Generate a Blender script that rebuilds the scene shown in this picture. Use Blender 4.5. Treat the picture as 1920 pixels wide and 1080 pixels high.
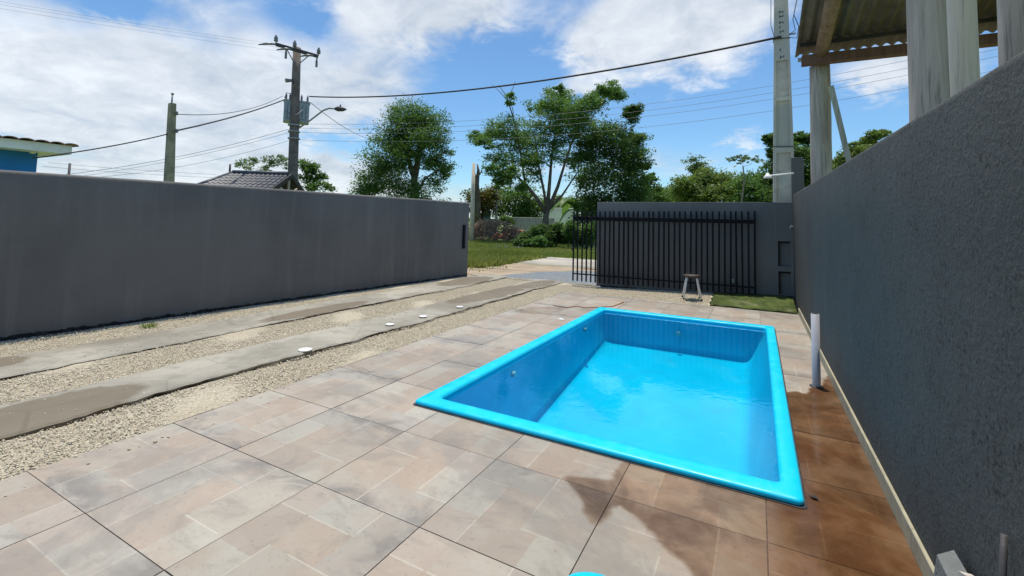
import bpy, math, random
import numpy as np
from mathutils import Vector, Matrix, Quaternion

for o in list(bpy.data.objects):
    bpy.data.objects.remove(o, do_unlink=True)
S = bpy.context.scene
COL = S.collection
rad = math.radians

# ------------------------------------------------------------------ camera
CAM_H = 1.4
F_PX = 860.24                      # focal length in pixels of a 1920 wide picture
YAW, PITCH, ROLL, CY = 0.4912, 0.06717, 0.02369, 358.2
fwd = np.array([-math.sin(YAW)*math.cos(PITCH), math.cos(YAW)*math.cos(PITCH), math.sin(PITCH)])
_r = np.array([math.cos(YAW), math.sin(YAW), 0.0])
_u = np.cross(_r, fwd)
cam_r = _r*math.cos(ROLL)+_u*math.sin(ROLL)
cam_u = -_r*math.sin(ROLL)+_u*math.cos(ROLL)
CAM = np.array([0, 0, CAM_H])
cd = bpy.data.cameras.new('camera')
cd.sensor_fit = 'HORIZONTAL'; cd.sensor_width = 36
cd.lens = F_PX/1920*36
cd.shift_y = (CY-540)/1920
cd.clip_start = 0.05; cd.clip_end = 6000
co = bpy.data.objects.new('camera', cd); COL.objects.link(co)
m = Matrix.Identity(4)
for i in range(3):
    m[i][0] = cam_r[i]; m[i][1] = cam_u[i]; m[i][2] = -fwd[i]
m[0][3], m[1][3], m[2][3] = 0, 0, CAM_H
co.matrix_world = m
S.camera = co

# sight lines, used to survey where things stand
def ray(px, py):
    return fwd + cam_r*((px-960)/F_PX) - cam_u*((py-CY)/F_PX)
def G(px, py, z=0.0):
    d = ray(px, py); return Vector(CAM + d*((z-CAM_H)/d[2]))
def PX(px, py, x):
    d = ray(px, py); return Vector(CAM + d*(x/d[0]))
def PY(px, py, y):
    d = ray(px, py); return Vector(CAM + d*(y/d[1]))
def D(px, py, dist):
    d = ray(px, py); return Vector(CAM + d*(dist/math.hypot(d[0], d[1])))

# ------------------------------------------------------------------ world
SUN_EL = rad(81); SUN_AZ = rad(-32)        # azimuth from +Y, positive to the right
W = bpy.data.worlds.new('World'); S.world = W; W.use_nodes = True
nt = W.node_tree; nt.nodes.clear()
def wn(t, **k):
    n = nt.nodes.new(t)
    for a, b in k.items(): setattr(n, a, b)
    return n
def wl(a, b): nt.links.new(a, b)
def wmath(op, a, b=None, c=None, clamp=False):
    n = wn('ShaderNodeMath', operation=op); n.use_clamp = clamp
    for i, v in enumerate((a, b, c)):
        if v is None: continue
        if isinstance(v, (int, float)): n.inputs[i].default_value = v
        else: wl(v, n.inputs[i])
    return n.outputs[0]
wout = wn('ShaderNodeOutputWorld'); bg = wn('ShaderNodeBackground')
sky = wn('ShaderNodeTexSky', sky_type='NISHITA')
sky.sun_disc = False; sky.sun_elevation = SUN_EL; sky.sun_rotation = SUN_AZ
sky.air_density = 1.0; sky.dust_density = 0.4; sky.ozone_density = 2.0; sky.altitude = 10
tc = wn('ShaderNodeTexCoord'); sep = wn('ShaderNodeSeparateXYZ'); wl(tc.outputs['Generated'], sep.inputs[0])
az = wmath('ARCTAN2', sep.outputs[0], sep.outputs[1]); el = wmath('ARCSINE', sep.outputs[2])
zc = wmath('ADD', wmath('MAXIMUM', sep.outputs[2], 0.0), 0.30)
cmb = wn('ShaderNodeCombineXYZ')
wl(wmath('DIVIDE', sep.outputs[0], zc), cmb.inputs[0]); wl(wmath('DIVIDE', sep.outputs[1], zc), cmb.inputs[1])
def wnoise(scale, detail, rough, dist=0.0, off=0.0):
    n = wn('ShaderNodeTexNoise'); n.inputs['Scale'].default_value = scale; n.inputs['Detail'].default_value = detail
    n.inputs['Roughness'].default_value = rough; n.inputs['Distortion'].default_value = dist
    mp = wn('ShaderNodeMapping'); mp.inputs['Location'].default_value = (off, off*.7, off*.3)
    wl(cmb.outputs[0], mp.inputs[0]); wl(mp.outputs[0], n.inputs['Vector']); return n.outputs['Fac']
n1 = wnoise(2.1, 5, .60, .25, 3.1); n2 = wnoise(6.2, 4, .64, .3, 7.7); n3 = wnoise(0.9, 2, .5, .0, 1.3)
nmix = wmath('ADD', wmath('MULTIPLY', wmath('SUBTRACT', n1, .5), 1.7), wmath('MULTIPLY', wmath('SUBTRACT', n2, .5), 0.9))
# the cloud banks: direction (through a sight line), half extents, weight; negative ones are blue openings
BANKS = [(330, 225, 420, 170, .95), (120, 110, 330, 120, .45), (640, 130, 190, 110, .75), (850, 15, 120, 70, 1.15), (700, 20, 70, 40, .8),
         (1280, 30, 210, 110, 1.2), (1110, 75, 90, 60, .6), (1070, 165, 75, 26, .9), (1385, 250, 60, 16, .8), (1660, 130, 130, 42, .95),
         (640, 335, 120, 45, .7), (300, 330, 300, 60, .25), (930, 375, 220, 40, .5), (1230, 300, 160, 60, .25),
         (945, 160, 130, 90, -1.2), (215, 12, 130, 34, -.85), (600, 268, 130, 22, -.45), (1330, 215, 150, 60, -.7), (560, 20, 70, 45, -.6), (1600, 230, 160, 70, -.5), (760, 270, 110, 60, -.35)]
def azel(px, py):
    d = ray(px, py); d = d/np.linalg.norm(d); return math.atan2(d[0], d[1]), math.asin(d[2])
azd = wmath('ADD', az, wmath('MULTIPLY', wmath('SUBTRACT', n1, .5), .16))
eld = wmath('ADD', el, wmath('MULTIPLY', wmath('SUBTRACT', n2, .5), .12))
tot = 0.0
ae = wn('ShaderNodeCombineXYZ'); wl(azd, ae.inputs[0]); wl(eld, ae.inputs[1])
for (px, py, rx, ry, w) in BANKS:
    a0, e0 = azel(px, py); a1 = 2/(azel(px+rx, py)[0]-azel(px-rx, py)[0]); e1 = 2/(azel(px, py-ry)[1]-azel(px, py+ry)[1])
    va = wn('ShaderNodeVectorMath', operation='MULTIPLY_ADD'); wl(ae.outputs[0], va.inputs[0]); va.inputs[1].default_value = (a1, e1, 0); va.inputs[2].default_value = (-a0*a1, -e0*e1, 0)
    vd = wn('ShaderNodeVectorMath', operation='DOT_PRODUCT'); wl(va.outputs[0], vd.inputs[0]); wl(va.outputs[0], vd.inputs[1])
    tot = wmath('MULTIPLY_ADD', wmath('POWER', .333, vd.outputs['Value']), w, tot)
dens = wmath('ADD', wmath('ADD', tot, nmix), -.22)
mr = wn('ShaderNodeMapRange', interpolation_type='SMOOTHSTEP'); wl(dens, mr.inputs[0])
mr.inputs['From Min'].default_value = -.35; mr.inputs['From Max'].default_value = .62
mr.inputs['To Min'].default_value = 0.0; mr.inputs['To Max'].default_value = .88
shade = wn('ShaderNodeMapRange'); wl(wmath('ADD', wmath('MULTIPLY', n2, .8), wmath('MULTIPLY', n3, .7)), shade.inputs[0])
shade.inputs['From Min'].default_value = .50; shade.inputs['From Max'].default_value = .96
cc = wn('ShaderNodeMix', data_type='RGBA'); wl(shade.outputs[0], cc.inputs[0])
cc.inputs[6].default_value = (.40, .455, .525, 1); cc.inputs[7].default_value = (.76, .785, .81, 1)
skm = wn('ShaderNodeMix', data_type='RGBA', blend_type='MULTIPLY'); skm.inputs[0].default_value = 1
wl(sky.outputs[0], skm.inputs[6])
SKY_GAIN = (.078, .106, .122)
skm.inputs[7].default_value = (*SKY_GAIN, 1)
fin = wn('ShaderNodeMix', data_type='RGBA'); wl(mr.outputs[0], fin.inputs[0]); wl(skm.outputs[2], fin.inputs[6]); wl(cc.outputs[2], fin.inputs[7])
wl(fin.outputs[2], bg.inputs[0]); bg.inputs[1].default_value = 1.0; wl(bg.outputs[0], wout.inputs[0])

# ------------------------------------------------------------------ sun, exposure
sd = bpy.data.lights.new('sun', 'SUN'); sd.energy = 3.5; sd.angle = rad(1.2); sd.color = (1, .935, .83)
so = bpy.data.objects.new('sun', sd); COL.objects.link(so)
sv = Vector((math.cos(SUN_EL)*math.sin(SUN_AZ), math.cos(SUN_EL)*math.cos(SUN_AZ), math.sin(SUN_EL)))
so.rotation_euler = sv.to_track_quat('Z', 'Y').to_euler(); so.location = sv*30
S.view_settings.view_transform = 'Standard'; S.view_settings.look = 'None'
S.view_settings.exposure = 0.34; S.view_settings.gamma = 1.0; S.view_settings.use_curve_mapping = False
S.render.engine = 'CYCLES'
S.cycles.max_bounces = 6; S.cycles.diffuse_bounces = 3; S.cycles.glossy_bounces = 3; S.cycles.transmission_bounces = 4; S.cycles.transparent_max_bounces = 8

# ------------------------------------------------------------------ helpers
class MB:
    def __init__(s): s.v = []; s.f = []; s.t = []; s.sm = []
    def add(s, V, Fc, tint=None, smooth=False):
        o = len(s.v); s.v += [tuple(p) for p in V]; s.f += [tuple(i+o for i in f) for f in Fc]
        s.t += [tint if tint is not None else 0.5]*len(V); s.sm += [smooth]*len(Fc); return s
    def box(s, a, b, tint=None):
        x0, y0, z0 = a; x1, y1, z1 = b
        return s.add([(x0,y0,z0),(x1,y0,z0),(x1,y1,z0),(x0,y1,z0),(x0,y0,z1),(x1,y0,z1),(x1,y1,z1),(x0,y1,z1)],
                     [(0,3,2,1),(4,5,6,7),(0,1,5,4),(1,2,6,5),(2,3,7,6),(3,0,4,7)], tint)
    def bbox(s, a, b, c=.006, tint=None):          # box with chamfered top edges
        x0, y0, z0 = a; x1, y1, z1 = b; d = c
        V = [(x0,y0,z0),(x1,y0,z0),(x1,y1,z0),(x0,y1,z0),(x0,y0,z1-d),(x1,y0,z1-d),(x1,y1,z1-d),(x0,y1,z1-d),
             (x0+d,y0+d,z1),(x1-d,y0+d,z1),(x1-d,y1-d,z1),(x0+d,y1-d,z1)]
        return s.add(V, [(0,3,2,1),(0,1,5,4),(1,2,6,5),(2,3,7,6),(3,0,4,7),(4,5,9,8),(5,6,10,9),(6,7,11,10),(7,4,8,11),(8,9,10,11)], tint)
    def beam(s, a, b, w, h, up=(0,0,1), tint=None):    # rectangular bar
        a = Vector(a); b = Vector(b); d = (b-a).normalized(); x = d.cross(Vector(up))
        if x.length < 1e-4: x = d.cross(Vector((1,0,0)))
        x.normalize(); y = x.cross(d)
        V = [p+x*sx*w/2+y*sy*h/2 for p in (a, b) for sx, sy in ((-1,-1),(1,-1),(1,1),(-1,1))]
        return s.add(V, [(3,2,1,0),(4,5,6,7),(0,1,5,4),(1,2,6,5),(2,3,7,6),(3,0,4,7)], tint)
    def tube(s, pts, rr, n=8, cap=True, tint=None):
        pts = [Vector(p) for p in pts]
        if not isinstance(rr, (list, tuple)): rr = [rr]*len(pts)
        V = []; x = None
        for i, p in enumerate(pts):
            d = (pts[min(i+1, len(pts)-1)]-pts[max(i-1, 0)])
            d = d.normalized() if d.length > 1e-9 else Vector((0,0,1))
            if x is None:
                x = d.cross(Vector((0,0,1)))
                if x.length < 1e-3: x = d.cross(Vector((1,0,0)))
            x = (x-d*x.dot(d))
            if x.length < 1e-6: x = d.orthogonal()
            x.normalize(); y = d.cross(x)
            for k in range(n):
                a = 2*math.pi*k/n; V.append(p+(x*math.cos(a)+y*math.sin(a))*rr[i])
        Fc = [(i*n+k, i*n+(k+1)%n, (i+1)*n+(k+1)%n, (i+1)*n+k) for i in range(len(pts)-1) for k in range(n)]
        s.add(V, Fc, tint, True)
        if cap:
            m_ = len(pts); o = len(s.v)-len(V)
            s.f += [tuple(o+k for k in reversed(range(n))), tuple(o+(m_-1)*n+k for k in range(n))]; s.sm += [False, False]
        return s
    def lathe(s, c, prof, n=12, tint=None):
        c = Vector(c); V = []
        for r_, z in prof:
            for k in range(n):
                a = 2*math.pi*k/n; V.append(c+Vector((r_*math.cos(a), r_*math.sin(a), z)))
        Fc = [(i*n+k, i*n+(k+1)%n, (i+1)*n+(k+1)%n, (i+1)*n+k) for i in range(len(prof)-1) for k in range(n)]
        Fc += [tuple(reversed(range(n))), tuple((len(prof)-1)*n+k for k in range(n))]
        return s.add(V, Fc, tint, True)
    def prism(s, poly, z0, z1, tint=None):
        n = len(poly); V = [(x, y, z0) for x, y in poly]+[(x, y, z1) for x, y in poly]
        return s.add(V, [tuple(reversed(range(n))), tuple(range(n, 2*n))]+[(k, (k+1)%n, n+(k+1)%n, n+k) for k in range(n)], tint)
    def mesh(s, name):
        me = bpy.data.meshes.new(name); me.from_pydata([tuple(v) for v in s.v], [], s.f)
        a = me.attributes.new('tint', 'FLOAT', 'POINT'); a.data.foreach_set('value', s.t)
        me.polygons.foreach_set('use_smooth', s.sm); me.update(); return me
    def build(s, name, mat, parent=None, loc=None):
        return link(name, s.mesh(name), mat, parent, loc)
def link(name, me, mat, parent=None, loc=None):
    o = bpy.data.objects.new(name, me); COL.objects.link(o)
    if mat is not None and not me.materials: me.materials.append(mat)
    if parent is not None: o.parent = parent
    if loc is not None: o.location = loc
    return o
def tag(o, label, cat, group=None):
    o['label'] = label; o['category'] = cat
    if group: o['group'] = group
    return o
def struct(o): o['kind'] = 'structure'; return o
def stuff(o): o['kind'] = 'stuff'; return o
def empty(name, loc=(0,0,0), rz=0.0):
    o = bpy.data.objects.new(name, None); COL.objects.link(o); o.location = loc; o.rotation_euler = (0,0,rz)
    o.empty_display_size = .1; return o
def fastmesh(name, V, Fc, tint=None, mat=None, parent=None):
    """V (n,3), Fc (m,k) numpy"""
    me = bpy.data.meshes.new(name); k = Fc.shape[1]
    me.vertices.add(len(V)); me.vertices.foreach_set('co', np.asarray(V, np.float32).ravel())
    me.loops.add(Fc.size); me.loops.foreach_set('vertex_index', Fc.astype(np.int32).ravel())
    me.polygons.add(len(Fc)); me.polygons.foreach_set('loop_start', np.arange(0, Fc.size, k, dtype=np.int32))
    if tint is not None:
        a = me.attributes.new('tint', 'FLOAT', 'POINT'); a.data.foreach_set('value', np.asarray(tint, np.float32))
    me.update(calc_edges=True); me.validate()
    return link(name, me, mat, parent)

# ------------------------------------------------------------------ materials
class NB:
    def __init__(s, name):
        s.m = bpy.data.materials.new(name); s.m.use_nodes = True; s.t = s.m.node_tree; s.t.nodes.clear()
        s.out = s.n('ShaderNodeOutputMaterial'); s.tc = s.n('ShaderNodeTexCoord'); s.geo = s.n('ShaderNodeNewGeometry')
        s.pos = s.geo.outputs['Position']
    def n(s, t, **k):
        x = s.t.nodes.new(t)
        for a, b in k.items(): setattr(x, a, b)
        return x
    def l(s, a, b): s.t.links.new(a, b)
    def put(s, sock, v):
        if isinstance(v, (int, float)): sock.default_value = v
        elif isinstance(v, tuple): sock.default_value = v if len(v) != 3 or sock.type == 'VECTOR' else (*v, 1)
        else: s.l(v, sock)
    def math(s, op, a, b=None, c=None, clamp=False):
        x = s.n('ShaderNodeMath', operation=op); x.use_clamp = clamp
        for i, v in enumerate((a, b, c)):
            if v is not None: s.put(x.inputs[i], v)
        return x.outputs[0]
    def noise(s, scale, detail=4, rough=.55, dist=0.0, vec=None, stretch=None, off=None):
        x = s.n('ShaderNodeTexNoise'); x.inputs['Scale'].default_value = scale; x.inputs['Detail'].default_value = detail
        x.inputs['Roughness'].default_value = rough; x.inputs['Distortion'].default_value = dist
        v = vec if vec is not None else s.pos
        if stretch or off:
            mp = s.n('ShaderNodeMapping'); s.l(v, mp.inputs[0])
            if stretch: mp.inputs['Scale'].default_value = stretch
            if off: mp.inputs['Location'].default_value = off
            v = mp.outputs[0]
        s.l(v, x.inputs['Vector']); return x.outputs['Fac']
    def voro(s, scale, feature='F1', vec=None, rnd=1.0):
        x = s.n('ShaderNodeTexVoronoi', feature=feature); x.inputs['Scale'].default_value = scale
        x.inputs['Randomness'].default_value = rnd; s.l(vec if vec is not None else s.pos, x.inputs['Vector']); return x
    def rng(s, v, a, b, c=0.0, d=1.0, smooth=True):
        x = s.n('ShaderNodeMapRange', interpolation_type='SMOOTHSTEP' if smooth else 'LINEAR'); s.put(x.inputs[0], v)
        for k, q in zip(('From Min','From Max','To Min','To Max'), (a, b, c, d)): x.inputs[k].default_value = q
        return x.outputs[0]
    def mix(s, f, a, b, mode='MIX'):
        x = s.n('ShaderNodeMix', data_type='RGBA', blend_type=mode); s.put(x.inputs[0], f); s.put(x.inputs[6], a); s.put(x.inputs[7], b)
        return x.outputs[2]
    def attr(s, name='tint'):
        x = s.n('ShaderNodeAttribute', attribute_name=name); return x.outputs['Fac']
    def rnd(s): return s.n('ShaderNodeObjectInfo').outputs['Random']
    def bump(s, h, strength=.4, dist=.02):
        x = s.n('ShaderNodeBump'); x.inputs['Strength'].default_value = strength; x.inputs['Distance'].default_value = dist
        s.put(x.inputs['Height'], h); return x.outputs[0]
    def pbr(s, col, rough=.7, normal=None, metal=0.0, spec=.5, coat=0.0):
        x = s.n('ShaderNodeBsdfPrincipled'); s.put(x.inputs['Base Color'], col); s.put(x.inputs['Roughness'], rough)
        s.put(x.inputs['Metallic'], metal); s.put(x.inputs['Specular IOR Level'], spec); s.put(x.inputs['Coat Weight'], coat)
        if normal is not None: s.l(normal, x.inputs['Normal'])
        s.l(x.outputs[0], s.out.inputs[0]); return s.m
MAT = {}
def plain(name, col, rough=.6, var=.25, scale=8.0, metal=0.0, bump=.15, spec=.5):
    b = NB(name); f = b.noise(scale, 5, .6, .2); g = b.noise(scale*7, 3, .6)
    d = tuple(c*(1-var) for c in col); e = tuple(min(1, c*(1+var)) for c in col)
    c = b.mix(b.rng(f, .3, .7), d, e)
    MAT[name] = b.pbr(c, rough, b.bump(g, bump, .01), metal, spec); return MAT[name]
plain('pvc_white', (.42,.42,.45), .35, .06, 5, bump=.03)
plain('white_paint', (.90,.88,.82), .5, .08, 4, bump=.05)
plain('black_metal', (.008,.009,.011), .65, .3, 6, bump=.08, spec=.15)
plain('galv', (.32,.34,.35), .45, .15, 9, .4)
plain('alu_leg', (.78,.78,.80), .4, .08, 9, 0)
plain('stool_wood', (.05,.035,.028), .6, .4, 9)
plain('dark_iron', (.06,.055,.055), .55, .3, 9, .2)
plain('cable', (.02,.02,.022), .6, .2, 9)
plain('wire_grey', (.12,.13,.15), .5, .1, 3)
plain('blue_wall', (.015,.19,.60), .75, .12, 1.5)
plain('clay_tile', (.30,.17,.14), .8, .3, 6)
plain('dark_tile', (.062,.067,.080), .5, .3, 4)
plain('dark_wood', (.035,.028,.024), .7, .4, 6)
plain('cream', (.38,.345,.235), .6, .18, 5)
plain('porcelain', (.16,.17,.17), .3, .2, 9)
plain('tin_blue', (.02,.18,.42), .5, .2, 3)
plain('brick_orange', (.40,.17,.085), .85, .35, 4)
plain('rubble_grey', (.34,.33,.31), .85, .3, 8)
plain('twig', (.34,.235,.165), .85, .5, 3)
plain('bark', (.13,.105,.082), .9, .4, 5, bump=.6)
plain('bark_dark', (.055,.045,.036), .9, .4, 5, bump=.6)
plain('bark_pale', (.22,.19,.15), .9, .35, 6, bump=.5)
plain('white_wall_far', (.92,.84,.68), .8, .2, .8)
plain('disc_white', (.80,.80,.76), .5, .06, 20)
plain('rust', (.16,.07,.035), .8, .4, 20)
plain('pole_wood', (.17,.135,.12), .85, .3, 4)
plain('sealant', (.035,.04,.05), .8, .5, 14)
plain('pole_brown', (.34,.29,.19), .85, .25, 4)
plain('lamp_glass', (.5,.5,.48), .25, .05, 5)

def wall_mat(name, base, pits, streak, dark_foot=True, pit_scale=60.):
    b = NB(name)
    big = b.noise(.55, 4, .6, .3); med = b.noise(3.2, 5, .6); st = b.noise(2.2, 5, .6, .4, stretch=(2.2, 2.2, .16)); fine = b.noise(70, 3, .6)
    c = b.mix(b.rng(big, .3, .7), tuple(k*.86 for k in base), tuple(k*1.14 for k in base))
    c = b.mix(b.math('MULTIPLY', b.rng(st, .48, .74), streak), c, tuple(k*1.55 for k in base))
    c = b.mix(b.math('MULTIPLY', b.rng(med, .58, .8), .25), c, (base[0]*.62, base[1]*.75, base[2]*.72))
    drip = b.noise(5.5, 4, .7, .2, stretch=(1, 1, .05), off=(0, 3, 1)); c = b.mix(b.math('MULTIPLY', b.rng(drip, .60, .74), .35), c, tuple(k*.6 for k in base))
    patch_ = b.noise(.32, 2, .4, .0, off=(5, 2, 3)); c = b.mix(b.math('MULTIPLY', b.rng(patch_, .52, .56), .22), c, tuple(k*1.3 for k in base))
    sp = b.n('ShaderNodeSeparateXYZ'); b.l(b.pos, sp.inputs[0])
    if dark_foot:  # near black below an uneven line at the wall foot
        edge = b.math('ADD', .040, b.math('MULTIPLY', b.math('SUBTRACT', b.noise(5.5, 5, .7, stretch=(1, 1, .2)), .5), .12))
        t = b.math('LESS_THAN', sp.outputs[2], edge)
        c = b.mix(t, c, (.014, .014, .015))
        splash = b.math('MULTIPLY', b.rng(sp.outputs[2], .5, .05), b.rng(b.noise(9, 4, .7), .45, .7)); c = b.mix(b.math('MULTIPLY', splash, .3), c, (.16, .15, .13))
    v = b.noise(pit_scale, 5, .75, .3); v2 = b.noise(pit_scale*.35, 5, .7); v3 = b.noise(pit_scale*.12, 4, .6)
    dens_ = b.math('MULTIPLY', b.math('SUBTRACT', v3, .5), .28)
    pit = b.rng(b.math('SUBTRACT', v, dens_), .44, .33)
    h = b.math('ADD', b.math('MULTIPLY', pit, -1.1), b.math('ADD', b.math('MULTIPLY', v2, 1.0), b.math('MULTIPLY', fine, .5)))
    c = b.mix(b.math('MULTIPLY', b.rng(v2, .52, .72), .4*pits), c, tuple(k*1.35 for k in base)); c = b.mix(b.math("MULTIPLY", pit, .8*pits), c, tuple(k*.3 for k in base))
    MAT[name] = b.pbr(c, .82, b.bump(h, .3+.4*pits, .012), spec=.3)
wall_mat('wall_plaster', (.150,.143,.134), .2, .45)
wall_mat('wall_gate', (.170,.165,.158), .15, .22)
wall_mat('wall_rough', (.070,.073,.069), 1.0, .22, dark_foot=False, pit_scale=48.)

# printed porcelain paver
def paver_mat():
    b = NB('paver'); uv = b.n('ShaderNodeUVMap', uv_map='UVMap'); s2 = b.n('ShaderNodeSeparateXYZ'); b.l(uv.outputs[0], s2.inputs[0])
    u, v = s2.outputs[0], s2.outputs[1]
    rnd = b.attr('tint')
    # blocks of the print: u0,v0,u1,v1,colour
    BL = [(0,0,.42,.68,(.38,.335,.275)), (.42,0,1,.30,(.36,.335,.295)), (.42,.30,.72,.68,(.385,.305,.235)), (.72,.30,1,.72,(.40,.375,.325)),
          (0,.68,.30,1,(.40,.37,.31)), (.30,.68,.72,1,(.36,.29,.23)), (.72,.72,1,1,(.40,.335,.28))]
    col = (.38,.335,.28); line = None
    for (u0,v0,u1,v1,cc_) in BL:
        mk = b.math('MULTIPLY', b.math('MULTIPLY', b.math('GREATER_THAN', u, u0), b.math('LESS_THAN', u, u1)), b.math('MULTIPLY', b.math('GREATER_THAN', v, v0), b.math('LESS_THAN', v, v1)))
        col = b.mix(b.math('MULTIPLY', mk, .95), col, cc_)
    def seg(axis, at, lo, hi):
        a, o = (u, v) if axis == 'u' else (v, u)
        return b.math('MULTIPLY', b.math('LESS_THAN', b.math('ABSOLUTE', b.math('SUBTRACT', a, at)), .006), b.math('MULTIPLY', b.math('GREATER_THAN', o, lo), b.math('LESS_THAN', o, hi)))
    for sg in (('u',.42,0,.52), ('v',.30,.72,1), ('u',.72,.34,.72), ('v',.68,.05,.42), ('u',.72,.74,1.0)):
        x = seg(*sg); line = x if line is None else b.math('MAXIMUM', line, x)
    vec = b.n('ShaderNodeVectorMath', operation='ADD'); b.l(b.pos, vec.inputs[0]); cx = b.n('ShaderNodeCombineXYZ'); b.l(b.math('MULTIPLY', rnd, 37.), cx.inputs[2]); b.l(cx.outputs[0], vec.inputs[1])
    P_ = vec.outputs[0]
    f1 = b.noise(1.7, 5, .62, .5, P_); f2 = b.noise(6, 6, .68, .4, P_); f3 = b.noise(45, 3, .6, 0, P_)
    f4 = b.noise(2.4, 6, .7, 1.2, P_, stretch=(1, 1.8, 1))
    col = b.mix(b.math('MULTIPLY', b.rng(f1, .40, .66), .6), col, (.36,.255,.18))
    col = b.mix(b.math('MULTIPLY', b.rng(f2, .50, .78), .45), col, (.43,.41,.36))
    # charcoal shading printed along one border of each paver
    bs = b.math('MULTIPLY', b.rng(b.math('ADD', v, b.math('MULTIPLY', b.math('SUBTRACT', f2, .5), .35)), .24, .0), b.rng(f4, .40, .62))
    col = b.mix(b.math('MULTIPLY', bs, .75), col, (.17,.16,.155))
    col = b.mix(b.math('MULTIPLY', b.rng(f4, .52, .70), .5), col, (.24,.205,.17))
    col = b.mix(b.math('MULTIPLY', line, .55), col, (.52,.48,.40))
    col = b.mix(b.math('MULTIPLY', b.rng(f3, .58, .74), .35), col, (.17,.14,.11))
    blot = b.noise(1.05, 6, .68, .5, off=(6,3,0)); col = b.mix(b.math('MULTIPLY', b.rng(blot, .50, .62), .50), col, (.225,.21,.195)); dirt = b.noise(.8, 5, .65, .3); col = b.mix(b.math('MULTIPLY', b.rng(dirt, .5, .8), .22), col, (.30,.27,.22))
    val = b.n('ShaderNodeHueSaturation'); b.put(val.inputs['Value'], b.math('ADD', .86, b.math('MULTIPLY', rnd, .22))); b.put(val.inputs['Saturation'], .78); b.l(col, val.inputs['Color']); col = b.mix(1.0, val.outputs[0], (1.0,.985,.93), 'MULTIPLY')
    h = b.math('ADD', b.math('MULTIPLY', f3, .4), b.math('ADD', b.math('MULTIPLY', f2, .6), b.math('MULTIPLY', line, -.5)))
    MAT['paver'] = b.pbr(col, b.rng(f2, .3, .7, .42, .62), b.bump(h, .35, .01), spec=.4)
paver_mat()
plain('grout', (.17,.14,.115), .9, .3, 9)

def concrete_mat(name, base, stain, wet):
    b = NB(name); f1 = b.noise(.9, 5, .6, .3); f2 = b.noise(7, 5, .65); f3 = b.noise(60, 3, .6); f4 = b.noise(.75, 3, .5, .3, stretch=(.6, .32, 1), off=(3.3, wet, 0))
    c = b.mix(b.rng(f1, .3, .7), tuple(k*.72 for k in base), tuple(k*1.18 for k in base))
    c = b.mix(b.math('MULTIPLY', b.rng(f2, .46, .72), .6), c, tuple(k*.60 for k in base))
    c = b.mix(b.math('MULTIPLY', b.rng(f4, .52, .60), .35 if name == 'strip_concrete' else .75), c, stain)
    c = b.mix(b.math('MULTIPLY', b.rng(f3, .6, .75), .35), c, (.42,.40,.35))
    if name == 'strip_concrete':       # edge shade of the slab step, painted dark brown on its side faces
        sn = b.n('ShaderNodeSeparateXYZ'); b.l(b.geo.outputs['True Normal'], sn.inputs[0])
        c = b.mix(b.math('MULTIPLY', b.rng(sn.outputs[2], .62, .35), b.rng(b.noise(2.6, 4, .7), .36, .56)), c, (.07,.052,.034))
        sp2 = b.n('ShaderNodeSeparateXYZ'); b.l(b.pos, sp2.inputs[0]); wob_ = b.math('MULTIPLY', b.math('SUBTRACT', b.noise(3.2, 5, .65, .5), .5), 1.1); m_ = None
        for cx, cy_, rx_, ry_ in ((-4.32,1.15,.34,.85), (-5.72,4.75,.20,1.0), (-4.5,7.6,.42,1.3), (-4.35,9.4,.3,.9), (-5.9,8.9,.4,1.0), (-6.05,1.3,.25,.5)):
            ex = b.math('MULTIPLY', b.math('SUBTRACT', sp2.outputs[0], cx), 1/rx_); ey_ = b.math('MULTIPLY', b.math('SUBTRACT', sp2.outputs[1], cy_), 1/ry_)
            d_ = b.math('ADD', b.math('ADD', b.math('MULTIPLY', ex, ex), b.math('MULTIPLY', ey_, ey_)), wob_); d_ = b.rng(d_, 1.1, .8); m_ = d_ if m_ is None else b.math('MAXIMUM', m_, d_)
        c = b.mix(b.math('MULTIPLY', m_, .78), c, stain)
        cr = b.voro(.9, 'DISTANCE_TO_EDGE'); c = b.mix(b.math('MULTIPLY', b.rng(b.math('ADD', cr.outputs['Distance'], b.math('MULTIPLY', b.math('SUBTRACT', f2, .5), .03)), .010, .002), .22), c, (.08,.065,.045))
    MAT[name] = b.pbr(c, .85, b.bump(b.math('ADD', f2, b.math('MULTIPLY', f3, .5)), .45, .02), spec=.3)
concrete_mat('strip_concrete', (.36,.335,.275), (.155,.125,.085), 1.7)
concrete_mat('road_concrete', (.44,.40,.33), (.36,.32,.26), 5.2)
concrete_mat('pole_concrete', (.72,.62,.50), (.5,.48,.41), 9.)
concrete_mat('grey_concrete', (.20,.21,.20), (.13,.13,.12), 2.)

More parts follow.
